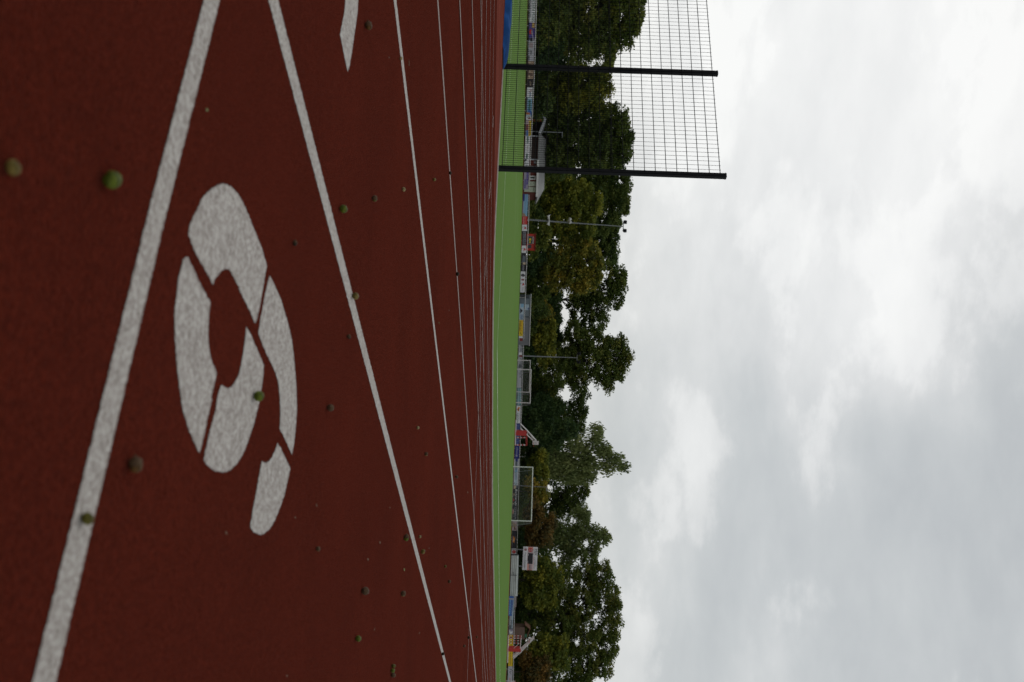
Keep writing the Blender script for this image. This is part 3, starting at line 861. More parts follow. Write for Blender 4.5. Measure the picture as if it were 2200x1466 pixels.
def b28(D):
    D.rect(0, 1, .0, .16, 'white'); D.rect(0, 1, .84, 1, 'white'); D.rect(.0, .12, .2, .8, 'navy'); D.text('EDKA', .1, .35, .22, .74, 'dgrey') if False else D.bars(.08, .35, .2, .55, 'dgrey', 31)
    D.rect(.36, .44, .2, .75, 'steel'); D.rect(.44, .5, .2, .78, 'sky'); D.bars(.52, .78, .55, .14, 'steel', 32); D.bars(.52, .78, .22, .14, 'steel', 33); D.disc(.9, .45, .38, 'slate', .75, a0=-100, a1=90)
board(986, 1043, 'pale', 'pale blue board with blue squares and a dark arc behind the big goal', 'pale blue board in the big goal', b28)
def b29(D):
    D.rect(.0, .07, .2, .9, 'slate'); D.poly([(.0, .0), (.1, .0), (.08, .5), (.0, .6)], 'ltan'); D.text('Behrends', .1, .58, .4, .88, 'white', .22); D.bars(.62, .97, .62, .1, 'lgrey', 34); D.bars(.62, .96, .3, .06, 'lgrey', 35)
    D.poly([(.22, 0), (.3, .05), (.28, .32), (.24, .3)], 'tan'); D.poly([(.36, 0), (.46, .02), (.42, .28)], 'red'); D.poly([(.5, 0), (.55, .0), (.53, .2)], 'ltan'); D.poly([(.66, 0), (.84, .0), (.8, .16), (.72, .2)], 'rose')
board(1043.5, 1117.5, 'black', 'long black board with bold white slanted lettering behind the big goal', 'black board with bold white lettering', b29)
def b30(D):
    D.poly([(.1, .1), (.6, .0), (.8, .6), (.4, .9)], 'tan'); D.poly([(.5, .5), (.95, .3), (.9, .9)], 'brown')
board(1119, 1140, 'pink', 'faded pink picture board just right of the big goal', 'faded pink board', b30)
def b31(D):
    D.disc(.4, .6, .3, 'brown', .5); D.poly([(.3, .3), (.62, .2), (.7, .55), (.45, .7)], 'orange'); D.poly([(.42, .35), (.6, .3), (.58, .55)], 'ltan'); D.rect(.3, .9, .06, .12, 'lilac')
board(1140.5, 1178, 'black', 'black board with an orange and brown picture left of the scoreboard posts', 'black board with orange picture', b31)
def b32(D):
    D.disc(.5, .55, .4, 'red', 0); D.rect(.2, .8, .5, .62, 'rose', 'emblem')
board(1178.5, 1193, 'white', 'white board with a red disc beneath the scoreboard', 'white board with red disc', b32)
def b33(D):
    D.rect(.1, .18, .0, 1, 'grey'); D.bars(.2, .95, .6, .16, 'steel', 36); D.bars(.2, .95, .25, .16, 'sky', 37); D.poly([(.0, .95), (1, .75), (1, 1), (0, 1)], 'pale')
board(1281, 1323, 'blue', 'bright blue board right of the white ribbed shelter', 'bright blue board', b33, bot=(1093, 1091), top=(1105, 1102.8))
def b34(D):
    D.bars(.0, .7, .1, .3, 'lgrey', 38); D.bars(.1, .95, .62, .3, 'pale', 39); D.rect(.0, .3, .5, 1, 'pale')
board(1323.5, 1352, 'slate', 'dark board with pale lettering right of the bright blue board', 'dark board with pale lettering', b34)
def b35(D): D.poly([(.1, .1), (.5, .5), (.3, .9), (.7, .9), (.9, .4), (.6, .1)], 'white', 'emblem')
board(1352.5, 1363.5, 'lilac', 'small lilac board with a white mark beside the long yellow board', 'small lilac board', b35)
def b36(D):
    D.rect(.06, .14, .2, .8, 'dred', 'emblem'); D.text('AUTO', .2, .44, .3, .72, 'black'); D.text('burg', .58, .7, .28, .68, 'black'); D.bars(.72, .97, .6, .08, 'gold', 40); D.bars(.72, .97, .4, .08, 'brown', 41)
board(1364, 1431.5, 'yellow', 'long yellow board with black lettering behind the right basketball stand', 'long yellow board', b36)
def b37(D):
    D.text('TV', .06, .24, .3, .75, 'black', .3); D.bars(.34, .9, .35, .16, 'rose', 42); D.bars(.34, .9, .6, .08, 'grey', 43)
board(1432, 1505, 'lgrey', 'light grey board with black letters at the right border', 'light grey board', b37)

def behind(py):
    best = min(BOARDS, key=lambda b: 0 if b[0] <= py <= b[1] else min(abs(py - b[0]), abs(py - b[1])))
    return best[2]

# ------------------------------------------------------------------ things in front of / behind the barrier
def V3(px, py, s): return Vector(pt(px, py, s))
def gz(v): return surf(v[0], v[1])
def base(px, py, s):
    v = V3(px, py, s); return Vector((v.x, v.y, gz(v)))

# goals
def net_mesh(mb, a, b, c, d, nu, nv, r=.0035):
    for i in range(nu + 1):
        u = i / nu; mb.tube([a + (b - a) * u, d + (c - d) * u], r, 3, cap=False)
    for j in range(nv + 1):
        v = j / nv; mb.tube([a + (d - a) * v, b + (c - b) * v], r, 3, cap=False)
M['net'] = simple('grey_net_cord', (.2, .22, .21), .8, .1, 3)
def goal(L, Rr, dh, depth_dir, dep_t, dep_b, label, rad, group, nu, nv, bar=True):
    """L, Rr: base points; dh height"""
    g = empty('football_goal', (L + Rr) / 2, label, 'goal', group)
    up = Vector((0, 0, dh))
    m = MB(); m.tube([L, L + up], rad, 10); m.build('goal_post', M['white_metal'], g)
    m = MB(); m.tube([Rr, Rr + up], rad, 10); m.build('goal_post', M['white_metal'], g)
    ex = (Rr - L).normalized() * rad
    m = MB(); m.tube([L + up - ex, Rr + up + ex], rad * 1.02, 10); m.build('crossbar', M['white_metal'], g)
    m = MB(); D = depth_dir
    for q in (L, Rr):
        m.tube([q + up, q + up + D * dep_t, q + D * dep_b + Vector((0, 0, .03)), q + Vector((0, 0, .03))], rad * .45, 6)
    m.tube([L + D * dep_b + Vector((0, 0, .03)), Rr + D * dep_b + Vector((0, 0, .03))], rad * .45, 6)
    m.build('net_frame', M['galv'], g)
    m = MB()
    lt, rt = L + up + D * dep_t, Rr + up + D * dep_t
    lb, rb = L + D * dep_b + Vector((0, 0, .05)), Rr + D * dep_b + Vector((0, 0, .05))
    net_mesh(m, lb, rb, rt, lt, nu, nv); net_mesh(m, lt, rt, Rr + up, L + up, nu, 3)
    for q in (L, Rr):
        net_mesh(m, q + Vector((0, 0, .05)), q + D * dep_b + Vector((0, 0, .05)), q + up + D * dep_t, q + up, 5, nv)
    m.build('goal_net', M['net'], g)
    return g
Tdir = Vector((TV[0], TV[1], 0)); Ndir = Vector((NV[0], NV[1], 0))
gl = V3(1104.2, 1002.8, 118.6); gr = V3(1099.6, 1118.5, 115.2)
hgt = (V3(1144.5, 1002.8, 118.6).z - gl.z)
gl.z = gz(gl) ; gr.z = gz(gr)
goal(gl, gr, hgt + (V3(1104.2, 1002.8, 118.6).z - gl.z), Tdir, .9, 2.0, 'large white football goal with net at the far end of the green pitch', .06, None, 60, 20)
for (l, r_, s0, s1, lab) in (((1109.5, 774), (1107.2, 842), 141., 139.5, 'small white goal standing left and behind its twin beyond the pitch'),
                             ((1108.5, 793.5), (1108.2, 865), 138.5, 137., 'small white goal standing right and in front of its twin beyond the pitch')):
    a = V3(*l, s0); b = V3(*r_, s1); top = V3(1139.2 if l[1] < 780 else 1141, l[1], s0).z
    a.z = gz(a); b.z = gz(b)
    goal(a, b, top - a.z, (Vector((.35, .94, 0))), .9, 1.7, lab, .055, 'pair of small goals beyond the pitch', 40, 16)

# lamp poles
def lamp_pole(y0, x1, y1, s, r0, r1, label, heads, extra=None, name='floodlight_pole', xb=1124):
    b = base(xb, y0, s); t = V3(x1, y1, s)
    g = empty(name, b, label, 'lamp pole' if heads else 'pole')
    m = MB(); m.tube([b + (t - b) * (i / 6) for i in range(7)], [r0 + (r1 - r0) * i / 6 for i in range(7)], 10)
    m.build('pole', M['galv'], g)
    if heads:
        m = MB(); m.box(t + Vector((0, 0, -.05)), 1.9 * heads, .1, .1, (1, 0, 0)); m.build('crossarm', M['galv'], g)
        for sx in (-1, 1):
            m = MB(); c = t + Vector((sx * .8 * heads, -.15, .05))
            m.box(c, .62 * heads, .5, .5 * heads, (1, 0, 0), up=(0, -.25, 1)); m.box(c + Vector((0, .1, .4 * heads)), .5 * heads, .3, .14, (1, 0, 0)); m.box(c + Vector((0, .05, -.12)), .12, .12, .18)
            m.build('lamp_head', M['black_metal'], g)
    if extra: extra(g, b, t, s)
    return g
def horns(g, b, t, s):
    for (px, py, sx, nm) in ((1178, 476, 1, 'loudspeaker'), (1178, 471, -1, 'loudspeaker'), (1224, 478, 1, 'spotlight'), (1224, 471.5, -1, 'spotlight')):
        c = V3(px, py, s - .3); m = MB()
        if nm == 'loudspeaker':
            m.tube([c + Vector((-sx * .35, 0, .1)), c + Vector((0, 0, .1)), c + Vector((sx * .35, -.05, .0)), c + Vector((sx * .5, -.05, -.04))], [.05, .08, .17, .28], 12)
            m.box(c + Vector((-sx * .1, .1, -.18)), .5, .12, .1)
        else:
            m.tube([c + Vector((0, .25, .1)), c + Vector((0, 0, .08)), c + Vector((0, -.2, 0))], [.12, .19, .25], 12)
            m.box(c + Vector((-sx * .1, .15, -.3)), .14, .14, .4)
        m.build(nm, M['white_metal'], g, True)
lamp_pole(471.5, 1339, 487, 140, .12, .055, 'tall grey lamp pole with two black floodlights above the treetops and white horns', .75, horns)
lamp_pole(765, 1240, 769, 152, .1, .05, 'shorter grey lamp pole with dark lamp heads left of the small goals', .8)
def arm(g, b, t, s):
    m = MB(); m.box(t + Vector((.25, 0, -.1)), .7, .12, .1); m.build('lamp_head', M['galv'], g)
lamp_pole(1043, 1175, 1047, 146, .045, .035, 'thin grey pole rising behind the big goal', 0, arm, 'thin_pole', 1106)
lamp_pole(282, 1209, 285, 126, .06, .045, 'thin grey lamp post rising behind the clubhouse roof', 0, arm, 'thin_pole', 1135)
lamp_pole(1222, 1200, 1226, 168, .05, .04, 'thin dark pole against the sky gap right of the scoreboard', 0, None, 'thin_pole', 1120)

# scoreboard
def scoreboard():
    s = on_barrier(1200, -.9)
    a = V3(1124.5, 1174.5, s); b = V3(1122.0, 1224.5, s); H = V3(1155.6, 1174.5, s).z - a.z
    ax = b - a; W = ax.length; axn = ax.normalized(); nr = Vector((axn.y, -axn.x, 0)).normalized()
    up = Vector((0, 0, 1)); up = (up - axn * up.dot(axn)).normalized()
    mid = (a + b) / 2; g = empty('scoreboard', (mid.x, mid.y, gz(mid)), 'white and salmon scoreboard on two posts with a black display', 'scoreboard')
    for u in (.14, .85):
        m = MB(); q = a + ax * u - nr * .1
        m.box((q.x, q.y, gz(q)), .12, .12, q.z - gz(q) + .5); m.build('post', M['galv'], g)
    m = MB(); vs = []
    for dd in (0, .1):
        for q in (a, b, b + up * H, a + up * H): vs.append(q - nr * dd)
    m.add(vs, [(0, 1, 2, 3), (7, 6, 5, 4), (0, 4, 5, 1), (1, 5, 6, 2), (2, 6, 7, 3), (3, 7, 4, 0)])
    m.build('panel', cmat('white'), g)
    D = Deco(a, axn, up, nr, W, H)
    D.rect(0, 1, .32, .68, 'rose'); D.rect(.12, .3, .33, .67, 'pink'); D.rect(.72, .96, .45, .66, 'pink')
    D.rect(.27, .73, .33, .69, 'black', 'display'); D.rect(.3, .38, .35, .385, 'lgrey', 'display'); D.rect(.6, .71, .34, .37, 'lgrey', 'display')
    D.disc(.13, .5, .145, 'red', .76, asp=1.0); D.rect(.08, .18, .485, .515, 'red', 'emblem'); D.poly([(.055, .5), (.1, .57), (.1, .43)], 'red', 'emblem'); D.poly([(.205, .5), (.16, .57), (.16, .43)], 'red', 'emblem')
    D.text('MIX', .08, .36, .8, .97, 'dgrey'); D.rect(.06, .33, .735, .752, 'black'); D.rect(.42, .96, .735, .75, 'red'); D.bars(.42, .96, .82, .04, 'lgrey', 5); D.bars(.55, .85, .9, .03, 'lgrey', 6)
    D.text('GAST', .76, .98, .46, .56, 'black')
    D.disc(.12, .16, .1, 'pink', 0); D.poly([(.08, .1), (.16, .13), (.15, .22), (.1, .24), (.12, .17)], 'dred', 'emblem')
    D.text('Matthias', .25, .56, .12, .21, 'dgrey'); D.text('Sassen', .58, .96, .11, .25, 'black'); D.rect(.25, .95, .055, .07, 'lgrey')
    D.finish(g)
scoreboard()

# basketball stands
def basket(sgn, s, label):
    def q(px, py, d=0): return V3(px, py, s) + Vector((0, d, 0))
    if sgn > 0:
        b0 = base(1106, 935, s)
        g = empty('basketball_stand', b0, label, 'basketball stand', 'movable basketball stands')
        m = MB(); c = q(1106, 930.5); m.box((c.x, c.y + .5, gz(c)), .74, 1.1, q(1131.5, 930, 0).z - gz(c)); m.build('counterweight', M['redpaint'], g)
        m = MB(); e = q(1107, 903); f = q(1106, 957); e.z = gz(e) + .12; f.z = gz(f) + .12
        for d in (0, 1.0): m.tube([e + Vector((0, d, 0)), f + Vector((0, d, 0))], .07, 6)
        m.build('base_beam', M['white_metal'], g)
        m = MB()
        for py in (941, 957):
            for d in (0, 1.0):
                lo = q(1106, py, d); hi = q(1132, py, d); lo.z = gz(lo) + .1
                for i in range(7): m.tube([lo + (hi - lo) * (i / 7), lo + (hi - lo) * ((i + 1) / 7)], .045, 6, mi=(0 if i % 2 == 0 else 1))
        for d in (0, 1.0): m.tube([q(1132, 936, d), q(1132, 957, d)], .05, 6)
        m.tube([q(1131.5, 939, 0), q(1129, 948), q(1132, 957)], .03, 6); m.tube([q(1132, 957), q(1132, 957, 1.)], .04, 6)
        m.build('frame', [M['redpaint'], M['white_metal']], g)
        for d in (.15, .85):
            m = MB(); m.tube([q(1118, 911, d), q(1133, 926.5, d), q(1152.5, 948, d)], .065, 6); m.build('arm', M['white_metal'], g)
            m = MB(); m.tube([q(1118.5, 921, d), q(1131, 934, d), q(1145.5, 947.5, d)], .06, 6); m.build('arm', M['white_metal'], g)
        m = MB(); m.tube([q(1147.5, 946.5, .5), q(1133, 926.5, .15)], .03, 6); m.tube([q(1147.5, 947, .15), q(1150, 947, .15)], .04, 6); m.tube([q(1134, 927, .2), q(1133, 936, .2)], .04, 6); m.build('brace', M['white_metal'], g)
        bl, br, bt = q(1144.4, 948, -.1), q(1144, 957.2, .95), q(1157.4, 948, -.1)
        rim_c = q(1146, 956, -.6); side = 1
    else:
        b0 = base(1092, 1396, s)
        g = empty('basketball_stand', b0, label, 'basketball stand', 'movable basketball stands')
        m = MB(); c = q(1090, 1396.5); m.box((c.x, c.y + .5, gz(c)), .42, 1.1, q(1119, 1396.5, 0).z - gz(c)); m.build('counterweight', M['redpaint'], g)
        m = MB(); e = q(1090, 1370); f = q(1089, 1424); e.z = gz(e) + .12; f.z = gz(f) + .12
        for d in (0, 1.0): m.tube([e + Vector((0, d, 0)), f + Vector((0, d, 0))], .07, 6)
        m.build('base_beam', M['white_metal'], g)
        m = MB()
        for py in (1371.5, 1382):
            for d in (0, 1.0):
                lo = q(1090, py, d); hi = q(1119, py, d); lo.z = gz(lo) + .1
                for i in range(7): m.tube([lo + (hi - lo) * (i / 7), lo + (hi - lo) * ((i + 1) / 7)], .045, 6, mi=(0 if i % 2 == 0 else 1))
        for d in (0, 1.0): m.tube([q(1119.5, 1371, d), q(1117.5, 1395, d)], .05, 6, mi=1)
        m.tube([q(1116, 1382), q(1105, 1392), q(1104, 1395)], .03, 6, mi=1); m.tube([q(1119, 1371), q(1119, 1371, 1.)], .04, 6)
        m.build('frame', [M['redpaint'], M['white_metal']], g)
        for d in (.15, .85):
            m = MB(); m.tube([q(1101.5, 1413, d), q(1117, 1399.5, d), q(1147, 1371.5, d)], .07, 6); m.build('arm', M['white_metal'], g)
            m = MB(); m.tube([q(1103, 1416.5, d), q(1119, 1402, d), q(1145.5, 1374, d)], .06, 6); m.build('arm', M['white_metal'], g)
        m = MB(); m.tube([q(1135.5, 1381, .3), q(1136, 1372, .2)], .035, 6); m.tube([q(1102, 1414, .2), q(1102, 1410, .8)], .035, 6); m.build('brace', M['white_metal'], g)
        bl, br, bt = q(1135.2, 1370.3, -.6), q(1135, 1376.4, 1.0), q(1148, 1370.3, -.6)
        rim_c = q(1136, 1366, .2); side = -1
    br.z = bl.z; H = bt.z - bl.z; up = Vector((0, 0, H)); ax = (br - bl); nr = Vector((ax.y, -ax.x, 0)).normalized()
    m = MB(); vs = []
    for dd in (0, .05):
        for p_ in (bl, br, br + up, bl + up): vs.append(p_ - nr * dd)
    m.add(vs, [(0, 1, 2, 3), (7, 6, 5, 4), (0, 4, 5, 1), (1, 5, 6, 2), (2, 6, 7, 3), (3, 7, 4, 0)])
    bb = m.build('backboard', M['white_metal'], g)
    D = Deco(bl, ax.normalized(), Vector((0, 0, 1)), nr, ax.length, H)
    D.rect(.3, .34, .2, .6, 'dgrey', 'marking'); D.rect(.66, .7, .2, .6, 'dgrey', 'marking'); D.rect(.34, .66, .55, .6, 'dgrey', 'marking')
    D.finish(g)
    m = MB(); c = bl + ax * .5 + nr * .3 + Vector((0, 0, H * .18))
    m.tube([c + Vector((math.cos(a) * .23, math.sin(a) * .23, 0)) for a in np.linspace(0, 2 * math.pi, 15)], .018, 6)
    m.tube([c + Vector((0, 0, 0)) - nr * .07 - nr * .15, c - nr * .3], .03, 6); m.build('hoop', M['redpaint'], g)
basket(1, 141.5, 'red and white basketball stand with arms rising to the right, left of the big goal')
basket(-1, 128.5, 'red and white basketball stand before the yellow board, arms rising to the left')

# grey container shed
def plate(mb, pts, th, nr, mi=0):
    vs = list(pts) + [Vector(p_) + Vector(nr) * th for p_ in pts]; n = len(pts)
    mb.add(vs, [tuple(range(n)), tuple(range(2 * n - 1, n - 1, -1))] + [(i, i + n, (i + 1) % n + n, (i + 1) % n) for i in range(n)], mi)
M['cont'] = simple('grey_container_steel', (.15, .18, .2), .55, .1, 2); M['cont2'] = simple('light_grey_container_steel', (.22, .22, .225), .55, .1, 2)
M['dgreen'] = simple('dark_grey_surface', (.05, .06, .065), .7, .2, 2)
def container():
    s = on_barrier(680, 1.6)
    x0, x1 = V3(1120, 633, s), V3(1120, 741.5, s); zt = V3(1138.5, 690, s).z; zb = gz(x0)
    g = empty('storage_container', ((x0 + x1) / 2).to_2d().to_3d() + Vector((0, 0, zb)), 'grey storage container shed with corrugated panels behind the barrier', 'container')
    def X(py): return V3(1120, py, s).x
    y0 = s; 
    m = MB(); m.box(((X(633) + X(741.5)) / 2, y0 + 1.4, zb), X(741.5) - X(633), 2.4, zt - zb); m.build('body', M['cont'], g)
    m = MB(); w = X(741.5) - X(682); k = 20
    for i in range(k):
        m.box((X(682) + w * (i + .5) / k, y0 + .17, zb + .1), w / k * .55, .07, zt - zb - .25)
    m.build('corrugated_panel', M['cont2'], g)
    m = MB(); m.box(((X(642) + X(680)) / 2, y0 + .16, zb + .1), X(680) - X(642), .06, zt - zb - .3); m.build('door', M['cont'], g)
    m = MB(); m.box(((X(633) + X(641)) / 2, y0 + .14, zb + .05), X(641) - X(633), .04, zt - zb - .3); m.build('dark_side_panel', M['dgreen'], g)  # thin dark strip along the left side of the container
    m = MB(); m.box(((X(633) + X(741.5)) / 2, y0 + 1.35, zt), X(741.5) - X(633) + .2, 2.7, .09); m.build('roof_edge', M['white_metal'], g)
    m = MB(); m.box((X(680.6), y0 + .12, zb + .1), .1, .05, zt - zb - .25); m.build('seam_post', M['dgreen'], g)
    m = MB(); m.box(((X(654) + X(666)) / 2, y0 + .11, V3(1127.5, 660, s).z), X(666) - X(654), .03, V3(1136.5, 660, s).z - V3(1127.5, 660, s).z); nb = m.build('notice', cmat('pale'), g)
    D = Deco((X(654), y0 + .09, V3(1127.5, 660, s).z), (1, 0, 0), (0, 0, 1), (0, -1, 0), X(666) - X(654), V3(1136.5, 660, s).z - V3(1127.5, 660, s).z)
    D.rect(.55, .95, .75, .95, 'navy', 'print'); D.bars(.1, .9, .45, .06, 'steel', 3); D.bars(.1, .9, .25, .06, 'steel', 4); D.rect(.05, .95, .7, .73, 'steel', 'print'); D.finish(g)
container()

# white ribbed shelter and its brown-roofed neighbour
M['rib'] = simple('white_ribbed_sheet', (.42, .46, .43), .5, .08, 1.5)
def shelter():
    s = on_barrier(1236, -1.2)
    a, b = V3(1098, 1193.5, s), V3(1094.6, 1281, s); zt0 = V3(1114.3, 1193.5, s).z; ztr = V3(1111.8, 1281, s).z
    g = empty('players_shelter', (a.x * .5 + b.x * .5, s, gz(a)), 'long white ribbed players shelter right of the scoreboard', 'shelter')
    W = b.x - a.x; m = MB(); n = 40; vs = []; fs = []
    for i in range(n + 1):
        u = i / n; z0 = a.z + (b.z - a.z) * u + .08; z1 = zt0 + (ztr - zt0) * u
        for k in range(9):
            v = k / 8; off = .05 * (k % 2) + (.9 * max(0, v - .75) ** 1.2)
            vs.append((a.x + W * u, s + off, z0 + (z1 - z0) * v))
    for i in range(n):
        for k in range(8): fs.append((i * 9 + k, (i + 1) * 9 + k, (i + 1) * 9 + k + 1, i * 9 + k + 1))
    m.add(vs, fs); m.build('ribbed_panel', M['rib'], g)
    m = MB()
    for u in (0.0, 1.0):
        x = a.x + W * u; z1 = zt0 + (ztr - zt0) * u - .02
        m.add([(x, s + .02, a.z), (x, s + 1.1, a.z), (x, s + 1.1, z1), (x, s + .3, z1)], [(0, 1, 2, 3)])
    m.add([(a.x, s + 1.1, a.z - .3), (b.x, s + 1.1, a.z - .3), (b.x, s + 1.1, ztr), (a.x, s + 1.1, zt0)], [(0, 1, 2, 3)])
    m.box((a.x * .5 + b.x * .5, s + .35, gz(a) - .02), W, .5, a.z - gz(a) + .02); m.build('base', M['dgreen'], g)
    m = MB(); xx = V3(1100, 1236, s).x; m.box((xx, s - .04, V3(1097.5, 1236, s).z), .05, .04, V3(1110.5, 1236, s).z - V3(1097.5, 1236, s).z)
    m.tube([(xx, s - .05, V3(1103, 1236, s).z), (xx - .3, s - .05, V3(1103.5, 1230, s).z), (xx - .5, s - .05, V3(1101.6, 1228, s).z)], .03, 5)
    zz = V3(1107.6, 1236, s).z; m.tube([(V3(1107, 1222, s).x, s - .05, zz + .02), (xx, s - .05, zz), (V3(1107, 1250, s).x, s - .05, zz - .03)], .018, 5)
    m.build('fitting', M['dgreen'], g)
shelter()
M['tanroof'] = simple('pale_brown_roof', (.2, .16, .15), .7, .15, 2)
def hut():
    s = on_barrier(1295, 1.2); l, r_ = V3(1104, 1281, s), V3(1104, 1304, s)
    g = empty('small_hut', (l.x * .5 + r_.x * .5, s, gz(l)), 'small hut with a pale brown roof edge above the bright blue board', 'hut')
    m = MB(); zt = V3(1104.5, 1292, s).z; m.box((l.x * .5 + r_.x * .5, s + .8, gz(l)), r_.x - l.x - .2, 1.5, zt - gz(l)); m.build('wall', M['cont'], g)
    m = MB(); m.box((l.x * .5 + r_.x * .5, s + .75, zt), r_.x - l.x, 1.9, V3(1110, 1285, s).z - zt); m.build('roof', M['tanroof'], g)
hut()
def hide():
    s = 148.; l, r_ = V3(1115, 1348, s), V3(1115, 1374, s); g0 = gz(l)
    g = empty('garden_shed', (l.x * .5 + r_.x * .5, s, g0), 'dark brown shed with a sloping reddish roof under the trees at right', 'shed')
    zt = V3(1127, 1360, s).z; m = MB(); m.box((l.x * .5 + r_.x * .5, s + 1, g0), r_.x - l.x, 2, zt - g0); m.build('wall', cmat('brown'), g)
    m = MB(); c = V3(1138, 1352, s); e = V3(1127, 1378, s); f = V3(1127, 1343, s)
    plate(m, [f, c, c + Vector((0, 2, 0)), f + Vector((0, 2, 0))], .12, (0, 0, 1)); plate(m, [c, e, e + Vector((0, 2, 0)), c + Vector((0, 2, 0))], .12, (0, 0, 1)); m.build('roof', simple('reddish_roof', (.16, .08, .05), .8, .2, 2), g)
    m = MB(); q = V3(1127, 1366, s); m.box((q.x, s - .03, q.z), .5, .06, .35); m.build('sign', simple('green_sign', (.03, .13, .07), .6, .1, 2), g)
hide()

# red kiosk
M['kiosk'] = simple('red_kiosk_paint', (.52, .036, .02), .5, .1, 2); M['glass'] = simple('dark_glass', (.03, .045, .04), .15, .2, 2)
def kiosk():
    s = on_barrier(519, 2.0)
    def X(py): return V3(1130, py, s).x
    def Z(px): return V3(px, 519, s).z
    zb = gz(V3(1120, 519, s)); zt = Z(1149); cx = (X(502.5) + X(535)) / 2; w = X(535) - X(502.5)
    g = empty('sales_kiosk', (cx, s, zb), 'bright red sales kiosk with a serving window behind the black board', 'kiosk')
    m = MB(); m.box((cx, s + 1.2, zb), w, 2.4, zt - zb); m.build('wall', M['kiosk'], g)
    m = MB(); m.box((cx, s + 1.1, zt), w + .2, 2.8, .12); m.build('roof', simple('dark_red_roof', (.2, .02, .015), .6, .1, 2), g)
    wl, wr, z0, z1 = X(508), X(524), Z(1133.5), Z(1143)
    m = MB(); m.box(((wl + wr) / 2, s - .02, z0), wr - wl, .05, z1 - z0); win = m.build('window', M['glass'], g)
    m = MB()
    for zz in (z0 - .04, z1): m.box(((wl + wr) / 2, s - .05, zz), wr - wl + .1, .05, .06)
    for xx in (wl, (wl + wr) / 2, wr): m.box((xx, s - .05, z0), .05, .04, z1 - z0)
    fr = m.build('window_frame', M['galv'], g)
    m = MB(); m.box(((wl + wr) / 2 - .1, s - .06, z0 + .2), .3, .03, .3); m.box((wr - .25, s - .06, z0 + .25), .25, .03, .18); m.build('price_card', cmat('yellow'), g)
    m = MB(); m.box(((wl + wr) / 2, s - .06, z1 + .1), wr - wl - .1, .06, Z(1146.8) - z1 - .1); m.build('sign', cmat('white'), g)
    D = Deco((wl + .05, s - .1, z1 + .1), (1, 0, 0), (0, 0, 1), (0, -1, 0), wr - wl - .1, Z(1146.8) - z1 - .1); D.bars(.2, .95, .3, .45, 'dgrey', 6); D.disc(.12, .5, .3, 'red', 0); D.finish(g)
    m = MB(); m.box((X(530), s - .02, Z(1134)), .5, .05, Z(1142) - Z(1134)); m.build('vent_panel', M['dgreen'], g)
kiosk()

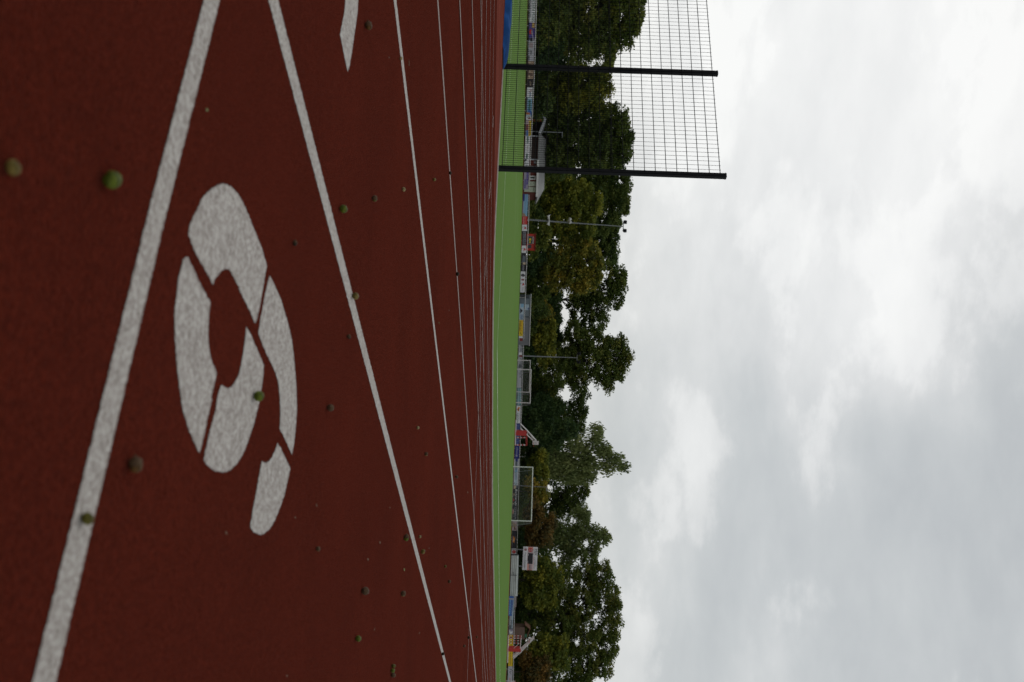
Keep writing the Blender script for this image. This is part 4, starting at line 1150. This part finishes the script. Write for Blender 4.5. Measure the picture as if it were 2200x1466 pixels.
# clubhouse
M['brick'] = simple('dark_red_brick', (.12, .03, .022), .85, .2, 5); M['roofgrey'] = simple('grey_roof_sheet', (.2, .2, .195), .7, .15, 1.2); M['doorcream'] = simple('cream_door_panel', (.42, .47, .36), .55, .08, 3); M['void'] = simple('dark_opening_shade', (.03, .018, .014), .8, .3, 2)  # void: near-black brown painted for the shade inside openings
def clubhouse():
    s = on_barrier(350, 3.0)
    X = lambda py, ss=s: V3(1140, py, ss).x
    Z = lambda px, py, ss=s: V3(px, py, ss).z
    zb = gz(V3(1130, 350, s))
    g = empty('clubhouse', (X(350), s, zb), 'low dark red clubhouse with a long grey roof and open gable porch', 'building')
    ze = Z(1155.4, 360); w0, w1 = X(290), X(416)
    m = MB(); m.box(((w0 + w1) / 2, s + 3, zb), w1 - w0, 6, ze - zb); m.build('wall', M['brick'], g)
    # roof of the main wing (its ridge ends left over the porch, hipped at right)
    m = MB(); zr = Z(1167, 330) + .35; ee = .55
    e0, e1 = X(288), X(424); yf = s - ee; yr = s + 3
    vs = [(e0, yf, Z(1157.8, 330) ), (e1, yf, Z(1155.3, 380)), (X(398), yr, zr), (e0, yr, zr), (e0, s + 6.4, ze), (e1, s + 6.4, ze)]
    vs[1] = (e1, yf, vs[0][2])
    m.add(vs, [(0, 1, 2, 3), (3, 2, 5, 4), (1, 5, 2)]); m.add([(v[0], v[1], v[2] - .14) for v in vs], [(3, 2, 1, 0), (4, 5, 2, 3), (2, 5, 1), ])
    m.add([vs[0], vs[1], (vs[1][0], vs[1][1], vs[1][2] - .14), (vs[0][0], vs[0][1], vs[0][2] - .14)], [(0, 3, 2, 1)])
    m.build('roof', M['roofgrey'], g)
    m = MB(); m.box(((X(345) + e1) / 2, yf - .03, vs[0][2] - .2), e1 - X(345), .05, .24); m.build('eaves_board', M['white_metal'], g)
    # porch gable
    pl, pr, pk = X(231.5), X(290), X(260.5); zl = Z(1159.5, 232); zp = Z(1170.3, 260); zr2 = Z(1158.6, 290); yp = s - 1.2
    m = MB()
    plate(m, [Vector((pl, yp, zl)), Vector((pk, yp, zp)), Vector((pk, s + 4, zp)), Vector((pl, s + 4, zl))], .12, (0, 0, 1))
    plate(m, [Vector((pk, yp, zp)), Vector((pr, yp, zr2)), Vector((pr, s + 4, zr2)), Vector((pk, s + 4, zp))], .12, (0, 0, 1)); m.build('porch_roof', M['roofgrey'], g)
    m = MB()
    for a, b in (((pl, zl), (pk, zp)), ((pk, zp), (pr, zr2))):
        p0 = Vector((a[0], yp - .06, a[1] - .12)); p1 = Vector((b[0], yp - .06, b[1] - .12))
        plate(m, [p0, p1, p1 + Vector((0, 0, .28)), p0 + Vector((0, 0, .28))], .05, (0, -1, 0))
    m.build('barge_board', cmat('lgrey'), g)
    m = MB(); m.box(((pl + pr) / 2, s + 2.5, zb), pr - pl - 1.2, 3, zl - zb + .1); m.add([(pl + .3, s + 1, zl), (pr - .3, s + 1, zr2), (pk, s + 1, zp - .1)], [(0, 1, 2)]); m.build('porch_back_wall', M['void'], g)  # dark colour stands for the shade inside the porch
    m = MB(); m.box((X(262), yp + .2, zb), .22, .22, zp - zb - .2); m.build('porch_post', M['redpaint'], g)
    # serving opening with its shade painted dark, windows, doors
    m = MB(); m.box(((X(292) + X(341)) / 2, s - .05, zb + .3), X(341) - X(292), .1, Z(1154, 316) - zb - .3); m.build('serving_opening_shade', M['void'], g)
    m = MB(); m.box((X(292.5), s - .1, zb), .18, .2, ze - zb); m.box((X(343), s - .1, zb), .16, .2, ze - zb - .1); m.build('pier', cmat('lgrey'), g)
    for y0, y1, x0, x1 in ((357.5, 367, 1136, 1151), (378, 386.5, 1137, 1151)):
        m = MB(); m.box(((X(y0) + X(y1)) / 2, s - .06, Z(x0, y0)), X(y1) - X(y0), .1, Z(x1, y0) - Z(x0, y0)); w = m.build('window', M['white_metal'], g)
        m = MB(); m.box(((X(y0) + X(y1)) / 2, s - .11, Z(x0, y0) + .14), X(y1) - X(y0) - .28, .03, Z(x1, y0) - Z(x0, y0) - .28); pn = m.build('pane', M['glass'], g)
        pn.parent = w; pn.matrix_parent_inverse = Matrix.Identity(4)
    for y0, y1 in ((390.5, 400.5), (402.3, 413)):
        m = MB(); m.box(((X(y0) + X(y1)) / 2, s - .05, zb + .2), X(y1) - X(y0), .1, Z(1151.5, y0) - zb - .2); d = m.build('door', M['doorcream'], g)
        D = Deco((X(y0), s - .1, zb + .2), (1, 0, 0), (0, 0, 1), (0, -1, 0), X(y1) - X(y0), Z(1151.5, y0) - zb - .2)
        if y0 < 400:
            for u, v in ((.3, .55), (.6, .62), (.35, .8), (.7, .85), (.55, .45)): D.rect(u, u + .1, v, v + .05, 'dgrey', 'notice')
        else: D.rect(.6, .7, .5, .54, 'black', 'notice'); D.rect(.1, .8, .78, .82, 'dgrey', 'notice')
        D.finish(g)
    m = MB(); m.box((X(349), s - .05, Z(1147.5, 349)), .3, .05, .25); m.build('notice', cmat('lgrey'), g)
clubhouse()

# low white frame goal standing under the trees beyond the navy board
def little_frame():
    s = on_barrier(972, 6); a = base(1118, 964, s); t = V3(1129.3, 964, s); b = base(1118, 981, s)
    g = empty('training_goal', a, 'thin white frame standing on the grass beyond the navy board with round emblem', 'goal')
    m = MB(); m.tube([a, t], .05, 6); m.tube([b, Vector((b.x, b.y, t.z - .05))], .04, 6); m.build('upright', M['white_metal'], g)
    m = MB(); m.tube([t, Vector((b.x, b.y, t.z - .05))], .045, 6); m.build('crossbar', M['white_metal'], g)
little_frame()
# red and white railing at the right border
def railing():
    s = 127.; a = base(1092, 1463.5, s); b = base(1092, 1500, s); z = V3(1091.8, 1463, s).z + .1
    g = empty('striped_railing', a, 'red and white railing cut by the right border', 'railing')
    m = MB()
    for q in (a, b): m.tube([q, Vector((q.x, q.y, z + .8))], .05, 6)
    m.build('post', M['white_metal'], g)
    m = MB(); n = 8
    for h in (0, .5, .8):
        for i in range(n):
            p0 = a + (b - a) * (i / n); p1 = a + (b - a) * ((i + 1) / n); m.tube([(p0.x, p0.y, z + h), (p1.x, p1.y, z + h)], .045, 6, mi=i % 2)
    m.build('rail', [M['redpaint'], M['white_metal']], g)
railing()

# ------------------------------------------------------------------ trees
def leaf_mesh(name, C, size, tint, mat, parent, droop=0.0, aspect=1.0):
    """C: leaf centres (n,3); every leaf a small folded quad with its own direction"""
    n = len(C)
    a = RNG.normal(size=(n, 3)); a[:, 2] *= .7
    if droop: a = a * .35 + np.array([0, 0, -1.0]) * droop
    a /= np.linalg.norm(a, axis=1)[:, None]
    b = RNG.normal(size=(n, 3)); b -= (b * a).sum(1)[:, None] * a; b /= np.linalg.norm(b, axis=1)[:, None] + 1e-9
    sz = (size * RNG.uniform(.6, 1.35, n))[:, None]
    la = a * sz * .62 * aspect; lb = b * sz * .42
    V = np.empty((n, 4, 3)); V[:, 0] = C - la; V[:, 1] = C + lb * 1.0 - la * .1; V[:, 2] = C + la; V[:, 3] = C - lb - la * .1
    org = np.array(parent.location)
    V = (V - org).reshape(-1, 3).astype(np.float32)
    me = bpy.data.meshes.new(name)
    me.vertices.add(4 * n); me.vertices.foreach_set('co', V.ravel())
    me.loops.add(4 * n); me.loops.foreach_set('vertex_index', np.arange(4 * n, dtype=np.int32))
    me.polygons.add(n); me.polygons.foreach_set('loop_start', np.arange(0, 4 * n, 4, dtype=np.int32))
    me.polygons.foreach_set('loop_total', np.full(n, 4, dtype=np.int32))
    at = me.attributes.new('tint', 'FLOAT', 'POINT'); at.data.foreach_set('value', np.repeat(np.clip(tint, 0, 1), 4).astype(np.float32))
    me.materials.append(mat); me.update(calc_edges=True)
    o = bpy.data.objects.new(name, me); COL.objects.link(o); o.parent = parent
    return o

def tree(name, label, cat, s, ty, lobes, fol, dens=1.1, leaf=.25, clump=.95, bark='bark', droop=0.0, trunk_r=None, group=None, gap=.0, shellb=.45, tintoff=0.0):
    b = base(1125, ty, s); m_px = s / F
    g = empty(name, b, label, cat, group)
    Ls = []
    for (px, py, r) in lobes:
        c = np.array(V3(px, py, s)); rr = r * m_px
        c[1] += RNG.uniform(-.35, .35) * rr
        Ls.append((c, rr))
    top = max(c[2] + r for c, r in Ls); H = top - b.z
    allc = []; owners = []
    for li, (c, r) in enumerate(Ls):
        n = max(5, int(dens * 6.0 * (r / clump) ** 2 + dens * 2))
        d = RNG.normal(size=(n, 3)); d /= np.linalg.norm(d, axis=1)[:, None]
        rad = (shellb + (1 - shellb) * RNG.uniform(0, 1, n) ** .6) * r * .92
        q = c + d * rad[:, None] * np.array([1, .85, .95])
        keep = q[:, 2] > b.z + .3
        q = q[keep]; allc.append(q); owners += [li] * len(q)
    CL = np.concatenate(allc); owners = np.array(owners)
    # trunk and limbs
    if trunk_r is None: trunk_r = .03 * H ** 1.0 * .55
    cm = np.mean([c for c, r in Ls], axis=0)
    fork = Vector((b.x + (cm[0] - b.x) * .25, b.y, b.z + H * .3))
    mb = MB()
    tp_ = Vector((b.x + (cm[0] - b.x) * .55, b.y, b.z + H * .62))
    mb.tube([b - Vector((0, 0, .2)), b + (fork - b) * .15, b + (fork - b) * .6, fork, fork + (tp_ - fork) * .5, tp_], [trunk_r * 1.4, trunk_r * 1.05, trunk_r * .9, trunk_r * .8, trunk_r * .55, trunk_r * .3], 8)
    for li, (c, r) in enumerate(Ls):
        cv = Vector(c); t0 = max(0, min(1, (cv.z - fork.z) / (H * .6)))
        st = fork + (tp_ - fork) * (t0 * .7); md = st + (cv - st) * .5 + Vector((RNG.uniform(-.4, .4), RNG.uniform(-.4, .4), RNG.uniform(.0, .6)))
        rr = min(trunk_r * .5, .05 + .03 * r)
        mb.tube([st, md, cv], [rr, rr * .7, rr * .4], 6)
        ii = np.where(owners == li)[0]
        for k in ii[: 26]:
            e = Vector(CL[k]); m2 = (cv + e) / 2 + Vector(RNG.normal(size=3) * .15 * r * .4)
            mb.tube([cv, m2, e], [rr * .34, rr * .2, rr * .08], 4, cap=False)
    mb.build('trunk', M[bark], g, True)
    # leaves
    per = int(95 * dens * (clump / 1.15) ** 2 / (leaf / .3) ** 1.6 * 1.0)
    per = max(24, per)
    k = len(CL)
    off = RNG.normal(size=(k, per, 3)); off /= np.linalg.norm(off, axis=2)[:, :, None] + 1e-9
    rad = RNG.uniform(.1, 1, (k, per, 1)) ** .5 * clump * RNG.uniform(.65, 1.25, (k, 1, 1))
    P = CL[:, None, :] + off * rad * np.array([1.05, 1.05, .62])
    if droop: P[:, :, 2] -= np.abs(RNG.normal(size=(k, per))) * droop * .9
    tint = np.clip(RNG.normal(.42 + tintoff, .27, (k, 1)) + RNG.normal(0, .16, (k, per)), 0, 1)
    P = P.reshape(-1, 3); tint = tint.ravel()
    ok = P[:, 2] > b.z + .05
    leaf_mesh('crown', P[ok], leaf, tint[ok], FOL[fol], g, droop, 1.5 if droop else 1.15)
    return g

TR = []
TREES = 'trees beyond the sports ground'
def T(*a, **k): tree(*a, **k, group=TREES)
T('broadleaf_tree', 'tall olive green tree at the left border behind the fence mesh', 'tree', 119, 30,
  [(1330,10,62),(1290,70,52),(1350,-45,58),(1270,20,62),(1250,98,40),(1335,72,32),(1205,60,55),(1200,-20,60),(1298,108,30),(1365,20,30),(1240,-60,60),(1360,50,22)], 'olive', tintoff=-.08)
T('broadleaf_tree', 'small gappy yellowish tree between two tall trees behind the fence post', 'tree', 128, 190,
  [(1285,165,30),(1262,210,28),(1232,160,32),(1303,148,20),(1220,215,32),(1295,228,22),(1308,192,10),(1205,180,36),(1250,190,34),(1275,190,24)], 'yellow', dens=1.0, leaf=.24, tintoff=-.2)
T('broadleaf_tree', 'big round dark green tree behind the fence panel', 'tree', 131, 295,
  [(1312,290,48),(1282,330,46),(1272,255,46),(1230,300,58),(1330,328,30),(1212,250,45),(1200,340,45),(1325,262,32),(1340,292,22)], 'dark', tintoff=.12)
T('broadleaf_tree', 'dark green tree standing behind the yellow green one near the lamp pole', 'tree', 166, 410,
  [(1322,400,38),(1326,440,32),(1282,420,48),(1312,362,30),(1282,372,40),(1300,472,34),(1232,410,50),(1338,418,20)], 'dark', tintoff=.08)
T('broadleaf_tree', 'yellow green tree in front of darker ones behind the tall lamp pole', 'tree', 152, 447,
  [(1242,420,36),(1250,460,36),(1272,440,24),(1212,400,28),(1212,480,34),(1262,488,22),(1222,445,42),(1180,430,30),(1182,470,28),(1190,400,22)], 'yellow', leaf=.27, clump=1.0, tintoff=-.1)
T('broadleaf_tree', 'amber tinted autumn tree right of the red kiosk', 'tree', 153, 575,
  [(1262,560,36),(1272,590,26),(1240,602,34),(1220,550,38),(1200,590,34),(1250,530,24),(1185,560,30),(1284,575,14)], 'amber', leaf=.27, clump=1.0, tintoff=-.16)
T('broadleaf_tree', 'dark crown behind the amber tree and the floodlights', 'tree', 178, 520,
  [(1305,505,28),(1302,550,28),(1280,520,38),(1318,478,20),(1250,510,40),(1316,533,14)], 'dark')
T('oak_tree', 'see through dark oak right of the amber tree', 'tree', 168, 640,
  [(1230,652,18),(1232,678,13),(1272,648,22),(1240,625,26),(1262,712,16),(1325,600,28),(1320,640,25),(1300,622,30),(1282,660,32),(1295,690,18),(1252,645,26),(1258,688,22),(1312,577,20),(1336,617,16),(1235,700,16),(1272,630,22)], 'oak', dens=.8, leaf=.3, tintoff=-.14)
T('oak_tree', 'large oak with a broad crown behind the small goals', 'tree', 162, 770,
  [(1320,762,36),(1335,742,20),(1302,800,36),(1282,742,36),(1262,780,46),(1312,824,20),(1332,798,20),(1236,718,28),(1240,818,30),(1215,770,40),(1190,800,38),(1178,838,38),(1345,770,16),(1255,735,26),(1225,775,36),(1285,715,14)], 'oak', dens=.9, tintoff=-.02)
T('oak_tree', 'small dark oak crown between the large oak and the evergreens', 'tree', 174, 885,
  [(1240,868,24),(1236,908,22),(1252,846,16),(1215,890,28),(1250,888,16),(1190,880,30),(1248,925,10)], 'dark', dens=.85)
T('evergreen_tree', 'dark green evergreen behind the left basketball stand', 'tree', 159, 928,
  [(1224,922,22),(1200,938,28),(1178,920,38),(1150,930,40),(1160,965,34),(1240,930,9)], 'conifer', leaf=.22, clump=.9, droop=.5)
T('evergreen_tree', 'smaller dark evergreen behind the board with the orange emblem', 'tree', 160, 878,
  [(1195,875,20),(1170,872,28),(1145,882,34),(1210,876,10)], 'conifer', leaf=.22, clump=.9, droop=.5)
T('willow_tree', 'tall feathery grey green willow leaning above the big goal', 'tree', 165, 972,
  [(1330,985,16),(1302,970,22),(1345,1002,10),(1276,1000,24),(1284,945,17),(1292,922,9),(1252,982,28),(1222,1010,30),(1246,1022,22),(1202,990,36),(1274,1028,12),(1312,1004,14),(1238,955,22)], 'willow', dens=.8, leaf=.26, clump=1.0, droop=1.0, trunk_r=.4)
T('oak_tree', 'dark oak crown right of the willow', 'tree', 176, 1055,
  [(1245,1040,24),(1232,1075,26),(1246,1100,18),(1212,1060,32),(1258,1060,13),(1200,1100,28)], 'dark', dens=.85, tintoff=.05)
T('birch_tree', 'grey green birch with a pale trunk left of the scoreboard', 'tree', 163, 1157,
  [(1290,1160,22),(1262,1140,28),(1242,1170,30),(1304,1154,12),(1272,1190,18),(1222,1150,32),(1252,1112,20),(1228,1200,20),(1200,1160,28)], 'birch', dens=.75, leaf=.26, clump=1.0, droop=.5, bark='birchbark', trunk_r=.2, tintoff=-.05)
T('oak_tree', 'broad oak with visible limbs behind the ribbed shelter and yellow board', 'tree', 157, 1322,
  [(1300,1280,36),(1312,1330,30),(1302,1390,34),(1292,1430,30),(1290,1240,34),(1262,1220,26),(1252,1290,48),(1252,1360,48),(1250,1430,42),(1212,1252,42),(1202,1330,52),(1200,1400,48),(1240,1480,40),(1318,1305,18),(1316,1362,18)], 'oak', dens=.9, trunk_r=.5, tintoff=.06)
T('shrub', 'rust red bush at the right border', 'shrub', 147, 1445,
  [(1150,1442,26),(1140,1465,28),(1168,1452,18),(1132,1420,18),(1172,1425,14)], 'rust', leaf=.24, clump=.9, tintoff=-.02)
T('shrub', 'rust brown bush right of the big goal', 'shrub', 152, 1130,
  [(1158,1130,30),(1148,1102,26),(1172,1150,22),(1182,1122,16),(1150,1160,22)], 'rust', leaf=.24, clump=.9, tintoff=-.12)
T('shrub', 'golden yellow bush behind the right half of the big goal', 'shrub', 154, 1056,
  [(1160,1050,18),(1172,1066,11),(1150,1068,18),(1140,1045,16)], 'amber', leaf=.24, clump=.8, tintoff=.12)
T('evergreen_tree', 'dark bushy evergreen above the left half of the grey container', 'tree', 166, 655,
  [(1190,640,22),(1172,655,30),(1160,690,34),(1192,690,20),(1196,668,14),(1180,720,26),(1192,735,18),(1205,725,8)], 'conifer', leaf=.22, clump=.9, droop=.4, tintoff=.1)
T('shrub', 'yellow green bush above the grey container', 'shrub', 160, 700,
  [(1180,712,18),(1192,702,10),(1168,738,26),(1172,762,24),(1160,715,20)], 'yellow', leaf=.24, clump=.85, tintoff=.0)
T('shrub', 'small orange tinted bush above the left end of the container', 'shrub', 161, 668,
  [(1172,662,12),(1158,672,14),(1182,672,9),(1166,682,10)], 'amber', leaf=.24, clump=.8, tintoff=.1)
T('shrub', 'tall yellow green bush under the broad oak at right', 'shrub', 149, 1400,
  [(1188,1402,32),(1162,1392,32),(1204,1424,20),(1150,1412,26),(1206,1385,16)], 'yellow', leaf=.25, clump=.95, tintoff=-.12)
T('shrub', 'large olive bush behind the ribbed shelter', 'shrub', 153, 1245,
  [(1165,1232,36),(1150,1270,36),(1190,1250,26),(1145,1215,26),(1175,1290,26)], 'yellow', leaf=.25, clump=.95, tintoff=-.24)
T('shrub', 'olive yellow bush behind the navy board with round emblem', 'shrub', 156, 1005,
  [(1150,1000,22),(1165,1015,16),(1160,985,18)], 'yellow', leaf=.24, clump=.85, tintoff=-.1)
# undergrowth along the edge of the wood
HG = 'undergrowth along the edge of the wood'
i = 0
for py in list(range(-45, 240, 38)) + list(range(300, 1500, 42)):
    near = on_barrier(py, 0)
    s = near + 13 + 4 * math.sin(py * .7)
    hx = 1139 - .036 * py
    h = 44 + 14 * math.sin(py * .13) + 7 * math.sin(py * .41)
    if 625 < py < 720: h = min(h, 44)
    fo = ['dark', 'oak', 'dark', 'olive', 'conifer'][i % 5]
    tone = {'dark': 'dark green', 'oak': 'mid green', 'olive': 'olive green', 'conifer': 'blackish green'}[fo]
    if 250 < py < 425: where = 'rising behind the clubhouse roof' 
    tree('shrub', '%s bush at the wood edge behind the %s' % (tone, behind(py)), 'shrub', s, py,
         [(hx + h * .45, py, 26), (hx + h * .8, py + 8 * math.sin(py), 22), (hx + h * .3, py - 22, 22), (hx + h * .35, py + 22, 22), (hx + h * 1.15, py - 6, 15)],
         fo, dens=.75, leaf=.28, clump=1.0, group=HG, tintoff=-.1)
    i += 1
# second row of trees closing the wood behind
i = 0
for py in range(-60, 1540, 72):
    if 600 < py < 900: topx = 1190
    elif py < 560: topx = 1262 + 12 * math.sin(py * .05)
    else: topx = 1222 + 14 * math.sin(py * .05)
    s = on_barrier(py, 0) + 34 + 6 * math.sin(py)
    hx = 1139 - .036 * py; h = topx - hx
    fo = ['dark', 'oak', 'dark', 'conifer'][i % 4]
    tree('woodland_tree', 'dim %s tree deep in the wood above the %s' % ({'dark': 'dark green', 'oak': 'olive green', 'conifer': 'blackish'}[fo], behind(py)), 'tree', s, py,
         [(hx + h * .75, py, 34), (hx + h * .5, py - 26, 34), (hx + h * .5, py + 26, 34), (hx + h * .25, py - 14, 30), (hx + h * .25, py + 20, 30)],
         fo, dens=.6, leaf=.4, clump=1.5, group='dim trees deep in the wood', tintoff=-.2)
    i += 1

# ------------------------------------------------------------------ sky, sun, camera
def sky():
    w = bpy.data.worlds.new('World'); SC.world = w; w.use_nodes = True; t = w.node_tree
    for n in list(t.nodes): t.nodes.remove(n)
    out = N(t, 'ShaderNodeOutputWorld'); bg = N(t, 'ShaderNodeBackground')
    st = N(t, 'ShaderNodeTexSky'); st.sky_type = 'NISHITA'; st.sun_disc = False
    st.sun_elevation = math.radians(SUN_EL); st.sun_rotation = math.radians(SUN_ROT); st.dust_density = 2
    tc = N(t, 'ShaderNodeTexCoord'); sep = N(t, 'ShaderNodeSeparateXYZ'); t.links.new(tc.outputs['Generated'], sep.inputs[0])
    def math_(op, a, b=None, c=None):
        n = N(t, 'ShaderNodeMath', operation=op)
        for i_, v in enumerate((a, b, c)):
            if v is None: continue
            if isinstance(v, (int, float)): n.inputs[i_].default_value = v
            else: t.links.new(v, n.inputs[i_])
        return n.outputs[0]
    def noise(sc, det, rough, dist, off, sq=2.2):
        mp = N(t, 'ShaderNodeMapping'); mp.inputs['Location'].default_value = off; mp.inputs['Scale'].default_value = (1, 1, sq)
        t.links.new(tc.outputs['Generated'], mp.inputs[0])
        n = N(t, 'ShaderNodeTexNoise'); n.inputs['Scale'].default_value = sc; n.inputs['Detail'].default_value = det
        n.inputs['Roughness'].default_value = rough; n.inputs['Distortion'].default_value = dist
        t.links.new(mp.outputs[0], n.inputs['Vector']); return n.outputs['Fac']
    n1 = noise(2.2, 4, .5, .2, (3.1, .4, 0), 2.6); n2 = noise(5.5, 9, .56, .12, (1.7, 5.2, 1), 2.0); n3 = noise(9, 7, .55, .1, (4.4, 2, 3), 2.4)
    def glow(d, k, amp):
        dp = N(t, 'ShaderNodeVectorMath', operation='DOT_PRODUCT'); t.links.new(tc.outputs['Generated'], dp.inputs[0])
        dd = Vector(d).normalized(); dp.inputs[1].default_value = dd
        return math_('MULTIPLY', math_('POWER', math_('MAXIMUM', dp.outputs['Value'], 0.0), k), amp)
    def off_(n, k): return math_('MULTIPLY', math_('SUBTRACT', n, .5), k)
    # billows: a puffy field cut with a soft threshold gives clouds with bright rims
    mr = N(t, 'ShaderNodeMapRange', interpolation_type='SMOOTHSTEP'); mr.inputs[1].default_value = .5; mr.inputs[2].default_value = .6
    t.links.new(n2, mr.inputs[0])
    mr2 = N(t, 'ShaderNodeMapRange', interpolation_type='SMOOTHSTEP'); mr2.inputs[1].default_value = .6; mr2.inputs[2].default_value = .8
    t.links.new(n2, mr2.inputs[0])
    puff = math_('SUBTRACT', math_('MULTIPLY', mr.outputs[0], .06), math_('MULTIPLY', mr2.outputs[0], .05))
    v = math_('ADD', math_('ADD', math_('ADD', .512, off_(n1, .28)), math_('ADD', off_(n3, .17), off_(n2, .12))), puff)
    O_ = np.array([0, 0, CAMH])
    v = math_('ADD', v, glow(pt(1760, 230, 1) - O_, 26, .22))
    for px_, py_, k_, a_ in ((1480, 640, 420, .05), (1560, 770, 500, .045), (1890, 720, 400, .06), (1500, 960, 600, .05), (1490, 1180, 500, .045)):
        v = math_('ADD', v, glow(pt(px_, py_, 1) - O_, k_, a_))
    for px_, py_, k_, a_ in ((1440, 470, 70, .1), (1420, 1330, 160, .05), (1800, 1150, 60, .05), (2150, 800, 30, .03), (1650, 880, 200, .03)):
        v = math_('SUBTRACT', v, glow(pt(px_, py_, 1) - O_, k_, a_))
    r = N(t, 'ShaderNodeValToRGB'); e = r.color_ramp.elements
    e[0].position = .36; e[0].color = (.46, .485, .5, 1); e[1].position = .74; e[1].color = (1.0, 1.0, .98, 1)
    x = e.new(.48); x.color = (.6, .622, .625, 1); x = e.new(.56); x.color = (.74, .75, .745, 1); x = e.new(.63); x.color = (.86, .865, .855, 1)
    # overhead sky, mostly out of view, darkened to lessen light on the ground
    v = math_('SUBTRACT', v, math_('MULTIPLY', math_('MAXIMUM', math_('SUBTRACT', sep.outputs['Z'], .38), 0.0), .35))
    t.links.new(v, r.inputs['Fac'])
    sc = N(t, 'ShaderNodeVectorMath', operation='SCALE'); sc.inputs['Scale'].default_value = .08; t.links.new(st.outputs[0], sc.inputs[0])
    mx = N(t, 'ShaderNodeMix', data_type='RGBA'); mx.inputs[0].default_value = .9
    t.links.new(sc.outputs[0], mx.inputs[6]); t.links.new(r.outputs[0], mx.inputs[7])
    t.links.new(mx.outputs[2], bg.inputs['Color']); bg.inputs['Strength'].default_value = 1.0
    t.links.new(bg.outputs[0], out.inputs['Surface'])
SUN_EL, SUN_AZ = 52., -28.          # azimuth measured from straight ahead, left negative
SUN_ROT = SUN_AZ
sky()
sl = bpy.data.lights.new('sun', 'SUN'); sl.energy = .5; sl.angle = math.radians(25); sl.color = (1, .96, .9)
so = bpy.data.objects.new('sun', sl); COL.objects.link(so)
sd = Vector((math.sin(math.radians(SUN_AZ)) * math.cos(math.radians(SUN_EL)), math.cos(math.radians(SUN_AZ)) * math.cos(math.radians(SUN_EL)), math.sin(math.radians(SUN_EL))))
so.rotation_euler = sd.to_track_quat('Z', 'Y').to_euler(); so.location = sd * 50

cam = bpy.data.cameras.new('camera'); co = bpy.data.objects.new('camera', cam); COL.objects.link(co)
cam.sensor_fit = 'HORIZONTAL'; cam.sensor_width = 36; cam.lens = F / 2200 * 36
cam.clip_start = .05; cam.clip_end = 3000
c0, c1, c2 = R[:, 1], -R[:, 0], -R[:, 2]
co.matrix_world = Matrix(((c0[0], c1[0], c2[0], 0), (c0[1], c1[1], c2[1], 0), (c0[2], c1[2], c2[2], CAMH), (0, 0, 0, 1)))
cam.dof.use_dof = True; cam.dof.focus_distance = 8.0; cam.dof.aperture_fstop = 6.2
SC.camera = co
SC.view_settings.view_transform = 'Standard'; SC.view_settings.look = 'None'; SC.view_settings.exposure = 0; SC.view_settings.gamma = 1
SC.cycles.max_bounces = 6; SC.cycles.transparent_max_bounces = 8
